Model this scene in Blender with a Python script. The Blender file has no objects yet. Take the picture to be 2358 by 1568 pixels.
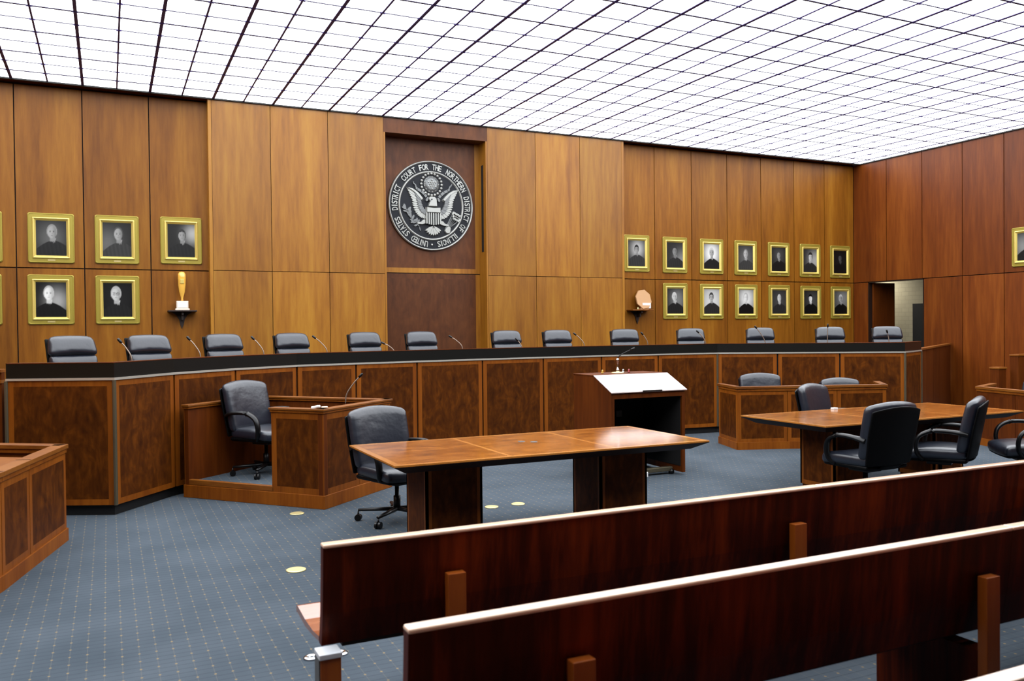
import bpy, math, random
from math import sin, cos, pi, radians, atan2, sqrt, hypot
from mathutils import Vector, Matrix
random.seed(7)
S = bpy.context.scene
COL = S.collection

# ------------------------------------------------------------------ camera, world, exposure
F_PX, YAW, PITCH, ROLL = 1954.5, .4442, .014, -.0105
cam_d = bpy.data.cameras.new('camera')
cam_d.sensor_width = 36.0
cam_d.sensor_fit = 'HORIZONTAL'
cam_d.lens = F_PX / 2358 * 36.0
cam_d.clip_start = .05
cam = bpy.data.objects.new('camera', cam_d)
COL.objects.link(cam)
_f = Vector((sin(YAW) * cos(PITCH), cos(YAW) * cos(PITCH), -sin(PITCH)))
_r = Vector((cos(YAW), -sin(YAW), 0))
_u = _r.cross(_f)
_r2 = _r * cos(ROLL) + _u * sin(ROLL)
_u2 = -_r * sin(ROLL) + _u * cos(ROLL)
cam.matrix_world = Matrix(((_r2.x, _u2.x, -_f.x, 0), (_r2.y, _u2.y, -_f.y, 0), (_r2.z, _u2.z, -_f.z, 1.7), (0, 0, 0, 1)))
cam_d.dof.use_dof = True
cam_d.dof.focus_distance = 13.5
cam_d.dof.aperture_fstop = 4.0
S.camera = cam
w = bpy.data.worlds.new('world')
w.use_nodes = True
w.node_tree.nodes['Background'].inputs[0].default_value = (.5, .55, .65, 1)
w.node_tree.nodes['Background'].inputs[1].default_value = .02
S.world = w
S.view_settings.view_transform = 'Standard'
S.view_settings.look = 'None'
S.view_settings.gamma = 1
S.view_settings.use_curve_mapping = False
S.view_settings.exposure = 0.0
CEIL_EMIT = 5.2
ALB = .5             # all pigments are deep; the ceiling is bright

# ------------------------------------------------------------------ room numbers (metres)
HC = 5.45            # ceiling height
YC = 14.42           # projecting middle of the front wall
YR = 14.62           # recessed ends of the front wall
YN = 14.74           # back of the niche behind the seal
XR = 15.9            # right wall
XL = -4.97           # left wall
YB = -5.0            # wall behind the benches
ZS = 2.69            # horizontal joint in the panelling
CELL = .468
CX0 = -1.223

# ------------------------------------------------------------------ materials
def srgb(r, g, b):
    f = lambda c: (c / 255 / 12.92) if c / 255 <= .04045 else ((c / 255 + .055) / 1.055) ** 2.4
    return (f(r), f(g), f(b), 1)

def deep(c, k=None):
    k = ALB if k is None else k
    return (c[0] * k, c[1] * k, c[2] * k, 1)

def mat(name, col, rough=.5, metal=0.0, coat=0.0, spec=.5, emit=None, es=1.0, trans=0.0, ior=1.45, k=None):
    col = deep(col, k or (.85 if metal > .3 else None))
    m = bpy.data.materials.new(name)
    m.use_nodes = True
    b = m.node_tree.nodes['Principled BSDF']
    b.inputs['Base Color'].default_value = col
    b.inputs['Roughness'].default_value = rough
    b.inputs['Metallic'].default_value = metal
    b.inputs['Coat Weight'].default_value = coat
    b.inputs['Coat Roughness'].default_value = .12
    b.inputs['Specular IOR Level'].default_value = spec
    b.inputs['Transmission Weight'].default_value = trans
    b.inputs['IOR'].default_value = ior
    if emit:
        b.inputs['Emission Color'].default_value = emit
        b.inputs['Emission Strength'].default_value = es
    return m

def N(m, t, **kw):
    n = m.node_tree.nodes.new(t)
    for k, v in kw.items():
        setattr(n, k, v)
    return n

def wood(name, dark, mid, light, rough=.35, coat=.15, stretch=(7, 7, .5), burl=0.0, vary=.5, spec=.5, cscale=1.0, bump=.0, k_=None):
    """veneer: fine grain stretched along one axis, broad figure, tone shift per panel (attribute pid)"""
    m = mat(name, mid, rough, coat=coat, spec=spec)
    nt = m.node_tree
    L = nt.links.new
    b = nt.nodes['Principled BSDF']
    tc = N(m, 'ShaderNodeTexCoord')
    at = N(m, 'ShaderNodeAttribute', attribute_name='pid')
    mul = N(m, 'ShaderNodeMath', operation='MULTIPLY')
    mul.inputs[1].default_value = 13.7
    L(at.outputs['Fac'], mul.inputs[0])
    add = N(m, 'ShaderNodeVectorMath', operation='ADD')
    L(tc.outputs['Object'], add.inputs[0])
    L(mul.outputs[0], add.inputs[1])
    mp = N(m, 'ShaderNodeMapping')
    mp.inputs['Scale'].default_value = stretch
    L(add.outputs[0], mp.inputs['Vector'])
    n1 = N(m, 'ShaderNodeTexNoise')
    n1.inputs['Scale'].default_value = 3.2 * cscale
    n1.inputs['Detail'].default_value = 6
    n1.inputs['Roughness'].default_value = .62
    L(mp.outputs[0], n1.inputs['Vector'])
    mp2 = N(m, 'ShaderNodeMapping')
    s2 = tuple(a * .28 + burl * 2.2 for a in stretch)
    mp2.inputs['Scale'].default_value = s2
    L(add.outputs[0], mp2.inputs['Vector'])
    n2 = N(m, 'ShaderNodeTexNoise')
    n2.inputs['Scale'].default_value = 1.6 * cscale
    n2.inputs['Detail'].default_value = 5 if burl else 2
    n2.inputs['Distortion'].default_value = .6 + burl * 1.6
    L(mp2.outputs[0], n2.inputs['Vector'])
    mx = N(m, 'ShaderNodeMath', operation='MULTIPLY_ADD')
    mx.inputs[1].default_value = .5
    L(n1.outputs['Fac'], mx.inputs[0])
    m2 = N(m, 'ShaderNodeMath', operation='MULTIPLY')
    m2.inputs[1].default_value = .5
    L(n2.outputs['Fac'], m2.inputs[0])
    L(m2.outputs[0], mx.inputs[2])
    cr = N(m, 'ShaderNodeValToRGB')
    e = cr.color_ramp.elements
    e[0].position = .34; e[0].color = deep(dark, k_)
    e[1].position = .68; e[1].color = deep(light, k_)
    k = cr.color_ramp.elements.new(.5); k.color = deep(mid, k_)
    L(mx.outputs[0], cr.inputs[0])
    wn = N(m, 'ShaderNodeTexWhiteNoise', noise_dimensions='1D')
    L(at.outputs['Fac'], wn.inputs['W'])
    mr = N(m, 'ShaderNodeMapRange')
    mr.inputs['To Min'].default_value = 1 - .22 * vary
    mr.inputs['To Max'].default_value = 1 + .18 * vary
    L(wn.outputs['Value'], mr.inputs['Value'])
    hs = N(m, 'ShaderNodeHueSaturation')
    L(cr.outputs[0], hs.inputs['Color'])
    L(mr.outputs[0], hs.inputs['Value'])
    L(hs.outputs[0], b.inputs['Base Color'])
    if bump:
        bp = N(m, 'ShaderNodeBump')
        bp.inputs['Strength'].default_value = bump
        bp.inputs['Distance'].default_value = .002
        L(n1.outputs['Fac'], bp.inputs['Height'])
        L(bp.outputs[0], b.inputs['Normal'])
    return m

M = {}
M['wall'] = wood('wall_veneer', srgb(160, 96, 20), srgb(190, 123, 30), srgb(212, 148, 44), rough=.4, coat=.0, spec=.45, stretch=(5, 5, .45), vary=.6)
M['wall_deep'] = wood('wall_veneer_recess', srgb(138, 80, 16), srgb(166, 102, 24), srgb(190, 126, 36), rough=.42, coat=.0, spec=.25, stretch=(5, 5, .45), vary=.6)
M['groove'] = mat('panel_groove', srgb(34, 14, 6), .8)
M['niche'] = wood('niche_veneer', srgb(92, 48, 20), srgb(112, 62, 28), srgb(130, 76, 36), rough=.45, coat=.0, spec=.3, stretch=(4, 4, .8), burl=.5)
M['burl'] = wood('burl_veneer', srgb(70, 32, 5), srgb(98, 49, 9), srgb(132, 70, 16), rough=.5, coat=.0, spec=.1, stretch=(4, 4, 1.1), burl=.8, vary=.5, cscale=1.4)
M['band'] = wood('banding_veneer', srgb(140, 70, 12), srgb(164, 88, 18), srgb(184, 104, 26), rough=.45, coat=.0, spec=.2, stretch=(9, 9, .6))
M['rail'] = wood('rail_wood', srgb(134, 72, 20), srgb(162, 94, 28), srgb(184, 112, 38), rough=.4, coat=.0, spec=.35, stretch=(2, 2, 9))
M['side'] = wood('side_veneer', srgb(88, 38, 7), srgb(112, 52, 10), srgb(136, 68, 16), rough=.48, coat=.0, spec=.15, stretch=(6, 6, .5))
M['black'] = mat('black_laminate', srgb(20, 21, 18), .35, spec=.4)
M['plinth'] = mat('black_plinth', srgb(12, 11, 11), .6)
M['steel'] = mat('brushed_steel', srgb(214, 210, 198), .4, metal=.7)
M['bronze'] = mat('dull_bronze', srgb(112, 104, 84), .4, metal=.7)
M['brass'] = mat('brass', srgb(240, 222, 160), .42, metal=.6)
M['chrome'] = mat('chrome', srgb(225, 230, 235), .12, metal=1)
M['pew'] = wood('pew_mahogany', srgb(48, 12, 3), srgb(98, 32, 9), srgb(168, 66, 18), rough=.42, coat=.0, spec=.14, stretch=(7, 7, .35), vary=.3, cscale=.9)
M['pew_edge_glare'] = wood('pew_edge_wood_glare', srgb(240, 196, 164), srgb(248, 208, 178), srgb(252, 216, 188), rough=.2, coat=.8, stretch=(.3, 1, 1), vary=.05, k_=.95)  # edge wood, with the ceiling's reflection put into its near-white colour
M['pew_post'] = wood('pew_post_wood', srgb(180, 84, 20), srgb(204, 104, 28), srgb(220, 124, 40), rough=.4, stretch=(8, 8, .6))
M['pew_seat'] = wood('pew_seat_wood', srgb(160, 84, 50), srgb(186, 106, 68), srgb(206, 128, 86), rough=.2, coat=.6, stretch=(.6, 6, 6))
M['table'] = wood('table_burl', srgb(140, 78, 24), srgb(176, 102, 34), srgb(204, 130, 52), rough=.16, coat=.35, k_=.62, stretch=(1.2, 3, 3), burl=.6, cscale=1.2)
M['table_edge'] = wood('table_edging', srgb(222, 136, 52), srgb(236, 152, 66), srgb(244, 168, 84), rough=.2, coat=.4, stretch=(2, 2, 2))
M['table_under'] = mat('table_underside', srgb(48, 20, 8), .6, spec=.2)
M['leather'] = mat('black_leather', srgb(36, 42, 56), .33, spec=.85)
M['plastic'] = mat('black_plastic', srgb(9, 9, 11), .36, spec=.4)
M['shell'] = mat('black_shell', srgb(7, 7, 8), .5, spec=.12)
M['gold'] = mat('gold_leaf', srgb(186, 166, 66), .4, metal=.35, k=.62)
M['gold_hi'] = mat('gold_moulding_highlight', srgb(240, 214, 118), .28, metal=.5)  # lighter than the frame's gold: highlight put into the base colour
M['nameplate'] = mat('nameplate_brass', srgb(200, 180, 120), .4, metal=.4)
M['seal_dark'] = mat('seal_enamel', srgb(26, 30, 40), .5, spec=.3)
M['seal_metal'] = mat('seal_pewter', srgb(172, 173, 168), .36, metal=.5)
M['seal_mid'] = mat('seal_pewter_dull', srgb(122, 124, 124), .42, metal=.5)
M['paper'] = mat('white_paper', srgb(240, 238, 236), .6, k=.8)
M['pink'] = mat('lectern_top', srgb(238, 214, 208), .16, coat=.8)
M['dark_in'] = mat('dark_interior', srgb(10, 8, 7), .8)
M['amber'] = mat('amber_glass', srgb(236, 180, 78), .14, coat=.6, k=.9)
M['marble'] = mat('white_stone', srgb(236, 222, 204), .3, k=.8)
M['tan'] = mat('tan_glass', srgb(220, 168, 116), .3, spec=.3, k=.6)
M['red_l'] = mat('red_lens', srgb(190, 40, 36), .2, coat=.8)
M['yel_l'] = mat('yellow_lens', srgb(240, 180, 30), .2, coat=.8)
M['grey'] = mat('grey_plastic', srgb(110, 112, 112), .5)
M['walnut'] = mat('dark_walnut', srgb(44, 22, 12), .5)
M['cap'] = mat('satin_white_metal', srgb(238, 242, 248), .4, metal=.35)
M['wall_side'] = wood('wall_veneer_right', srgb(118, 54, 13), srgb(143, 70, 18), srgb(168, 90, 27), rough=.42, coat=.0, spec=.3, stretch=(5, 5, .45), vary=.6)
M['neck'] = mat('gooseneck_metal', srgb(150, 134, 120), .35, metal=.6)

# carpet: blue grey pile with rows of tan dots and fine cross lines
m = mat('carpet', srgb(110, 124, 140), .95, spec=.05)
nt = m.node_tree; L = nt.links.new; b = nt.nodes['Principled BSDF']
geo = N(m, 'ShaderNodeNewGeometry')
sx = N(m, 'ShaderNodeSeparateXYZ'); L(geo.outputs['Position'], sx.inputs[0])
def math_(op, a, bb=None, c=None):
    n = N(m, 'ShaderNodeMath', operation=op)
    for i, v in enumerate((a, bb, c)):
        if v is None: continue
        if isinstance(v, (int, float)): n.inputs[i].default_value = v
        else: L(v, n.inputs[i])
    return n.outputs[0]
PX, PY = .083, .115
fx = math_('FRACT', math_('DIVIDE', sx.outputs[0], PX))
fy = math_('FRACT', math_('DIVIDE', sx.outputs[1], PY))
dx = math_('MULTIPLY', math_('SUBTRACT', fx, .5), PX)
dy = math_('MULTIPLY', math_('SUBTRACT', fy, .5), PY)
r2 = math_('SQRT', math_('ADD', math_('POWER', math_('MULTIPLY', dx, 1.1), 2.0), math_('POWER', dy, 2.0)))
dot = math_('LESS_THAN', r2, .0072)
fl = math_('FRACT', math_('DIVIDE', sx.outputs[1], PY / 2))
line = math_('LESS_THAN', math_('ABSOLUTE', math_('SUBTRACT', fl, .5)), .07)
colline = math_('LESS_THAN', math_('ABSOLUTE', dx), .0016)
ns = N(m, 'ShaderNodeTexNoise'); ns.inputs['Scale'].default_value = 1.7; ns.inputs['Detail'].default_value = 3
L(geo.outputs['Position'], ns.inputs['Vector'])
nf = N(m, 'ShaderNodeTexNoise'); nf.inputs['Scale'].default_value = 220; nf.inputs['Detail'].default_value = 2
L(geo.outputs['Position'], nf.inputs['Vector'])
cr = N(m, 'ShaderNodeValToRGB')
cr.color_ramp.elements[0].position = .3; cr.color_ramp.elements[0].color = deep(srgb(84, 95, 105))
cr.color_ramp.elements[1].position = .7; cr.color_ramp.elements[1].color = deep(srgb(102, 112, 122))
L(ns.outputs['Fac'], cr.inputs[0])
def mixc(fac, a, bcol):
    n = N(m, 'ShaderNodeMix', data_type='RGBA')
    L(fac, n.inputs[0]); L(a, n.inputs[6])
    n.inputs[7].default_value = bcol
    return n.outputs[2]
c1 = mixc(math_('MULTIPLY', line, .45), cr.outputs[0], deep(srgb(64, 74, 88)))
c1 = mixc(math_('MULTIPLY', colline, .36), c1, deep(srgb(150, 142, 124)))
c1 = mixc(math_('MULTIPLY', nf.outputs['Fac'], .25), c1, deep(srgb(112, 121, 130)))
c1 = mixc(math_('MULTIPLY', dot, .85), c1, deep(srgb(176, 154, 116)))
L(c1, b.inputs['Base Color'])
M['carpet'] = m

# leather: soft wrinkle bump
m = M['leather']; nt = m.node_tree
tc = N(m, 'ShaderNodeTexCoord'); nz = N(m, 'ShaderNodeTexNoise')
nz.inputs['Scale'].default_value = 9; nz.inputs['Detail'].default_value = 3
bp = N(m, 'ShaderNodeBump'); bp.inputs['Strength'].default_value = .25; bp.inputs['Distance'].default_value = .02
nt.links.new(tc.outputs['Object'], nz.inputs['Vector']); nt.links.new(nz.outputs['Fac'], bp.inputs['Height'])
nt.links.new(bp.outputs[0], nt.nodes['Principled BSDF'].inputs['Normal'])

# beige blockwork of the corridor
m = mat('beige_blockwork', srgb(206, 196, 164), .8); nt = m.node_tree
br = N(m, 'ShaderNodeTexBrick')
br.inputs['Color1'].default_value = deep(srgb(208, 198, 166)); br.inputs['Color2'].default_value = deep(srgb(198, 188, 158))
br.inputs['Mortar'].default_value = deep(srgb(184, 174, 146)); br.inputs['Scale'].default_value = 1
br.inputs['Mortar Size'].default_value = .004; br.inputs['Brick Width'].default_value = .2; br.inputs['Row Height'].default_value = .1
tc = N(m, 'ShaderNodeTexCoord'); mp = N(m, 'ShaderNodeMapping')
sp = N(m, 'ShaderNodeSeparateXYZ'); cb = N(m, 'ShaderNodeCombineXYZ')
nt.links.new(tc.outputs['Object'], sp.inputs[0]); nt.links.new(sp.outputs[1], cb.inputs[0]); nt.links.new(sp.outputs[2], cb.inputs[1])
nt.links.new(cb.outputs[0], br.inputs['Vector']); nt.links.new(br.outputs['Color'], nt.nodes['Principled BSDF'].inputs['Base Color'])
M['block'] = m

# luminous ceiling
m = bpy.data.materials.new('ceiling_diffuser'); m.use_nodes = True
nt = m.node_tree; nt.nodes.remove(nt.nodes['Principled BSDF'])
em = N(m, 'ShaderNodeEmission'); em.inputs[0].default_value = (.93, .96, 1, 1); em.inputs[1].default_value = CEIL_EMIT
nt.links.new(em.outputs[0], nt.nodes['Material Output'].inputs[0])
M['glow'] = m
M['grid'] = mat('ceiling_grid_metal', srgb(84, 62, 150), .6)
M['grid_light'] = mat('ceiling_grid_metal_light', srgb(70, 62, 110), .6)

# photographs: colours come from the print's own colour attribute
m = mat('photo_print', (1, 1, 1, 1), .4, spec=.2); nt = m.node_tree
at = N(m, 'ShaderNodeAttribute', attribute_name='tone')
nt.links.new(at.outputs['Color'], nt.nodes['Principled BSDF'].inputs['Base Color'])
M['print'] = m

# ------------------------------------------------------------------ mesh helpers
class MB:
    def __init__(s):
        s.v = []; s.f = []; s.m = []; s.p = []; s.sm = []
    def add(s, vs, fs, m=0, pid=0.0, smooth=False):
        o = len(s.v)
        s.v += [tuple(v) for v in vs]
        for f in fs:
            s.f.append(tuple(i + o for i in f)); s.m.append(m); s.p.append(pid); s.sm.append(smooth)
        return s
    def box(s, x0, x1, y0, y1, z0, z1, m=0, pid=0.0):
        vs = [(x0, y0, z0), (x1, y0, z0), (x1, y1, z0), (x0, y1, z0), (x0, y0, z1), (x1, y0, z1), (x1, y1, z1), (x0, y1, z1)]
        return s.add(vs, [(0, 3, 2, 1), (4, 5, 6, 7), (0, 1, 5, 4), (1, 2, 6, 5), (2, 3, 7, 6), (3, 0, 4, 7)], m, pid)
    def seg(s, A, B, t0, t1, z0, z1, m=0, pid=0.0, trim0=0, trim1=0):
        """box along A->B; t0..t1 is the offset to the right of the direction of travel"""
        dx, dy = B[0] - A[0], B[1] - A[1]; l = hypot(dx, dy); dx /= l; dy /= l
        nx, ny = dy, -dx
        a = (A[0] + dx * trim0, A[1] + dy * trim0); b_ = (B[0] - dx * trim1, B[1] - dy * trim1)
        q = [(a[0] + nx * t1, a[1] + ny * t1), (b_[0] + nx * t1, b_[1] + ny * t1), (b_[0] + nx * t0, b_[1] + ny * t0), (a[0] + nx * t0, a[1] + ny * t0)]
        return s.prism(q, z0, z1, m, pid)
    def prism(s, q, z0, z1, m=0, pid=0.0):
        ar = sum(q[i][0] * q[(i + 1) % len(q)][1] - q[(i + 1) % len(q)][0] * q[i][1] for i in range(len(q)))
        if ar < 0: q = q[::-1]
        n = len(q)
        vs = [(x, y, z0) for x, y in q] + [(x, y, z1) for x, y in q]
        fs = [tuple(range(n))[::-1], tuple(range(n, 2 * n))] + [(i, (i + 1) % n, (i + 1) % n + n, i + n) for i in range(n)]
        return s.add(vs, fs, m, pid)
    def tube(s, pts, r, n=8, m=0, sx=1.0, sy=1.0, up=(0, 0, 1), caps=True, pid=0.0):
        pts = [Vector(p) for p in pts]; k = len(pts)
        rs = r if isinstance(r, (list, tuple)) else [r] * k
        vs = []
        U = Vector(up)
        for i, p in enumerate(pts):
            t = (pts[min(i + 1, k - 1)] - pts[max(i - 1, 0)]).normalized()
            a = t.cross(U)
            if a.length < 1e-3: a = t.cross(Vector((0, 1, 0)))
            a.normalize(); b_ = a.cross(t).normalized()
            for j in range(n):
                th = 2 * pi * j / n
                vs.append(p + a * (cos(th) * rs[i] * sx) + b_ * (sin(th) * rs[i] * sy))
        fs = [(i * n + j, i * n + (j + 1) % n, (i + 1) * n + (j + 1) % n, (i + 1) * n + j) for i in range(k - 1) for j in range(n)]
        if caps: fs += [tuple(range(n))[::-1], tuple(range((k - 1) * n, k * n))]
        return s.add(vs, fs, m, pid, True)
    def lathe(s, prof, c=(0, 0, 0), n=16, m=0, axis='z', smooth=True):
        vs = []
        for r, z in prof:
            for j in range(n):
                th = 2 * pi * j / n
                if axis == 'z': vs.append((c[0] + r * cos(th), c[1] + r * sin(th), c[2] + z))
                elif axis == 'y': vs.append((c[0] + r * cos(th), c[1] - z, c[2] + r * sin(th)))
                else: vs.append((c[0] + z, c[1] + r * cos(th), c[2] + r * sin(th)))
        k = len(prof)
        fs = [(i * n + j, i * n + (j + 1) % n, (i + 1) * n + (j + 1) % n, (i + 1) * n + j) for i in range(k - 1) for j in range(n)]
        fs += [tuple(range(n))[::-1], tuple(range((k - 1) * n, k * n))]
        return s.add(vs, fs, m, 0, smooth)
    def pillow(s, c, half, r, n=9, puff=(0, 0, 0), warp=None, m=0):
        """rounded, puffed cushion block"""
        hx, hy, hz = half
        idx = {}; vs = []; fs = []
        ts = [sin(pi / 2 * (-1 + 2 * i / n)) for i in range(n + 1)]
        def vert(i, j, k):
            key = (i, j, k)
            if key in idx: return idx[key]
            p = Vector((ts[i] * hx, ts[j] * hy, ts[k] * hz))
            q = Vector((max(-hx + r, min(hx - r, p.x)), max(-hy + r, min(hy - r, p.y)), max(-hz + r, min(hz - r, p.z))))
            d = p - q
            if d.length > 1e-6: p = q + d.normalized() * r if d.length > 0 else p
            u, v, w_ = ts[i], ts[j], ts[k]
            p.x += puff[0] * u * (1 - v * v) * (1 - w_ * w_)
            p.y += puff[1] * v * (1 - u * u) * (1 - w_ * w_)
            p.z += puff[2] * w_ * (1 - u * u) * (1 - v * v)
            if warp: p = Vector(warp(p.x, p.y, p.z))
            idx[key] = len(vs); vs.append((p.x + c[0], p.y + c[1], p.z + c[2]))
            return idx[key]
        R_ = range(n)
        for a in R_:
            for b_ in R_:
                fs.append((vert(a, b_, 0), vert(a, b_ + 1, 0), vert(a + 1, b_ + 1, 0), vert(a + 1, b_, 0)))
                fs.append((vert(a, b_, n), vert(a + 1, b_, n), vert(a + 1, b_ + 1, n), vert(a, b_ + 1, n)))
                fs.append((vert(a, 0, b_), vert(a + 1, 0, b_), vert(a + 1, 0, b_ + 1), vert(a, 0, b_ + 1)))
                fs.append((vert(a, n, b_), vert(a, n, b_ + 1), vert(a + 1, n, b_ + 1), vert(a + 1, n, b_)))
                fs.append((vert(0, a, b_), vert(0, a, b_ + 1), vert(0, a + 1, b_ + 1), vert(0, a + 1, b_)))
                fs.append((vert(n, a, b_), vert(n, a + 1, b_), vert(n, a + 1, b_ + 1), vert(n, a, b_ + 1)))
        return s.add(vs, fs, m, 0, True)
    def build(s, name, mats, parent=None, bevel=0, smooth=False):
        me = bpy.data.meshes.new(name)
        o = bpy.data.objects.new(name, me)
        off = Vector((0, 0, 0))
        if parent is not None and parent.get('_w'):
            off = Vector(parent['_w'])
        me.from_pydata([tuple(Vector(v) - off) for v in s.v], [], s.f)
        if not isinstance(mats, (list, tuple)): mats = [mats]
        for m_ in mats: me.materials.append(M[m_] if isinstance(m_, str) else m_)
        me.polygons.foreach_set('material_index', s.m)
        me.polygons.foreach_set('use_smooth', [bool(a or smooth) for a in s.sm])
        at_ = me.attributes.new('pid', 'FLOAT', 'FACE')
        at_.data.foreach_set('value', s.p)
        me.update()
        COL.objects.link(o)
        if parent is not None:
            o.parent = parent
            if parent.get('_w'): o['_w'] = tuple(parent['_w'])
        if bevel:
            bv = o.modifiers.new('bevel', 'BEVEL'); bv.width = bevel; bv.segments = 2; bv.limit_method = 'ANGLE'
        return o

def tag(o, label=None, cat=None, group=None, kind=None):
    if label: o['label'] = label
    if cat: o['category'] = cat
    if group: o['group'] = group
    if kind: o['kind'] = kind
    return o

def thing(name, loc, rz=0, label=None, cat=None, group=None, world=False):
    o = bpy.data.objects.new(name, None)
    o.empty_display_size = .1
    o.location = loc; o.rotation_euler = (0, 0, rz)
    if world: o['_w'] = tuple(loc)
    COL.objects.link(o)
    return tag(o, label, cat, group)

def copy_tree(o, parent=None):
    c = o.copy(); COL.objects.link(c)
    if parent is not None: c.parent = parent
    for ch in list(o.children): copy_tree(ch, c)
    return c

def arc(pts, n=6):
    """Catmull-Rom through pts"""
    P = [Vector(p) for p in pts]; P = [P[0]] + P + [P[-1]]; out = []
    for i in range(1, len(P) - 2):
        for k in range(n):
            t = k / n; a, b_, c, d = P[i - 1], P[i], P[i + 1], P[i + 2]
            out.append(.5 * ((2 * b_) + (c - a) * t + (2 * a - 5 * b_ + 4 * c - d) * t * t + (3 * b_ - a - 3 * c + d) * t ** 3))
    out.append(P[-2]); return out

# ------------------------------------------------------------------ the setting
def struct(name, mb, mats, parent=None, bevel=0):
    o = mb.build(name, mats, parent, bevel)
    if parent is None: o['kind'] = 'structure'
    return o

struct('floor', MB().box(XL - .3, XR + 2.2, YB - .3, YN + .5, -.1, 0), 'carpet')

# ceiling: glowing diffusers above a shallow metal grid
Y0C = YC - 28 * CELL      # the luminous field stops over the pews
cl = MB().box(XL, XR, Y0C, YC + .0, HC, HC + .03)
cl = struct('ceiling', cl, 'glow')
g = MB()
x_lines = [(CX0 + CELL * k, k) for k in range(-8, 37)]
y_lines = [(YC - CELL * k, k) for k in range(1, 29)]
for x, k in x_lines:
    wd = .020 if k % 2 == 0 else .0115
    g.box(x - wd, x + wd, Y0C, YC, HC - .009, HC - .001, 0)
for y, k in y_lines:
    wd = .014 if k % 2 == 1 else .007
    g.box(XL, XR, y - wd, y + wd, HC - .009, HC - .002, 1)
for x, k in x_lines:
    for y, j in y_lines:
        g.box(x - .03, x + .03, y - .011, y + .011, HC - .015, HC - .001, 0)
g.build('ceiling_grid', ['grid', 'grid_light'], cl)
# dark metal edge round the luminous field, and the soffits over the recessed ends
s_ = MB()
s_.box(XL, XR, YC - .03, YC, HC - .022, HC)
s_.box(XR - .03, XR, Y0C, YC, HC - .022, HC)
s_.box(XL, XL + .03, Y0C, YC, HC - .022, HC)
struct('trim_1', s_, 'plinth')
struct('trim_3', MB().box(XL, XR, YC, YR + .2, HC, HC + .1), 'side')
struct('ceiling_rear', MB().box(XL, XR, YB, Y0C, HC - .05, HC + .03), 'walnut')
struct('trim_2', MB().box(XL - .2, XR + .2, YB - .2, YN + .3, HC + .12, HC + .2), 'plinth')

def panel_wall(mb, edges, face, axis, z_splits, depth=.03, gap=.006, mats=(0, 1), pid0=0, sign=1):
    """row of veneered boards over a dark backing. axis 'x': boards run along x and face -y at y=face"""
    for i in range(len(edges) - 1):
        a, b_ = sorted((edges[i], edges[i + 1]))
        for j in range(len(z_splits) - 1):
            z0, z1 = z_splits[j], z_splits[j + 1]
            pid = pid0 + i * 1.37 + j * 7.1
            if axis == 'x':
                mb.box(a + gap, b_ - gap, face, face + depth, z0 + gap, z1 - gap, mats[0], pid)
            else:
                f0, f1 = (face, face + depth * sign)
                mb.box(min(f0, f1), max(f0, f1), a + gap, b_ - gap, z0 + gap, z1 - gap, mats[0], pid)

ZT = HC - .001
fw = MB()
# projecting middle
cxs_l = [1.55, 2.476, 3.431, 4.41]
cxs_r = [6.39, 7.393, 8.366, 9.33]
panel_wall(fw, cxs_l, YC, 'x', [0, ZS, ZT], gap=.005, pid0=1)
panel_wall(fw, cxs_r, YC, 'x', [0, ZS, ZT], gap=.005, pid0=20)
fw.box(1.55, 4.41, YC + .03, YN + .1, 0, ZT, 1)
fw.box(6.39, 9.33, YC + .03, YN + .1, 0, ZT, 1)
# returns of the middle bay
fw.box(1.50, 1.55, YC, YR, 0, ZT, 0, 3.3)
fw.box(9.33, 9.38, YC, YR, 0, ZT, 0, 4.3)
# recessed ends
lx = [-4.97, -4.02, -3.07, -2.13, -1.18 - .035, -.307, .634, 1.55]
rx = [9.33, 10.256, 11.197, 12.148, 13.093, 14.055, 14.979, XR]
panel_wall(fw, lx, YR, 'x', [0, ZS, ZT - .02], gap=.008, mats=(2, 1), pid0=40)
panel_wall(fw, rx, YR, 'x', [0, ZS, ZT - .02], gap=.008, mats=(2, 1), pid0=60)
fw.box(XL, 1.55, YR + .03, YR + .12, 0, ZT, 1)
fw.box(9.33, XR + .15, YR + .03, YR + .12, 0, ZT, 1)
# niche: header board, reveals, burl back with a light border
fw.box(4.41, 6.39, YC, YN, 5.17, ZT, 3, 5.5)
fw.box(4.41, 4.44, YC, YN, 0, 5.17, 0, 6.1)
fw.box(6.36, 6.39, YC, YN, 0, 5.17, 0, 6.7)
fw.box(4.44, 6.36, YN + .012, YN + .1, 0, 5.17, 1)
for z0, z1, pid in ((0.5, ZS + .03, 2.2), (ZS + .045, 5.17, 3.9)):
    fw.box(4.53, 6.27, YN, YN + .012, z0 + .09, z1 - .09, 3, pid)
    fw.box(4.44, 4.53, YN, YN + .012, z0, z1, 0, pid + 1)
    fw.box(6.27, 6.36, YN, YN + .012, z0, z1, 0, pid + 2)
    fw.box(4.53, 6.27, YN, YN + .012, z0, z0 + .09, 0, pid + 3)
    fw.box(4.53, 6.27, YN, YN + .012, z1 - .09, z1, 3, pid + 4)
wf = struct('wall_front', fw, ['wall', 'groove', 'wall_deep', 'niche'])
MB().box(6.352, 6.361, YC + .12, YC + .2, 3.14, 4.75).build('vent_slot', 'dark_in', wf)

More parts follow.
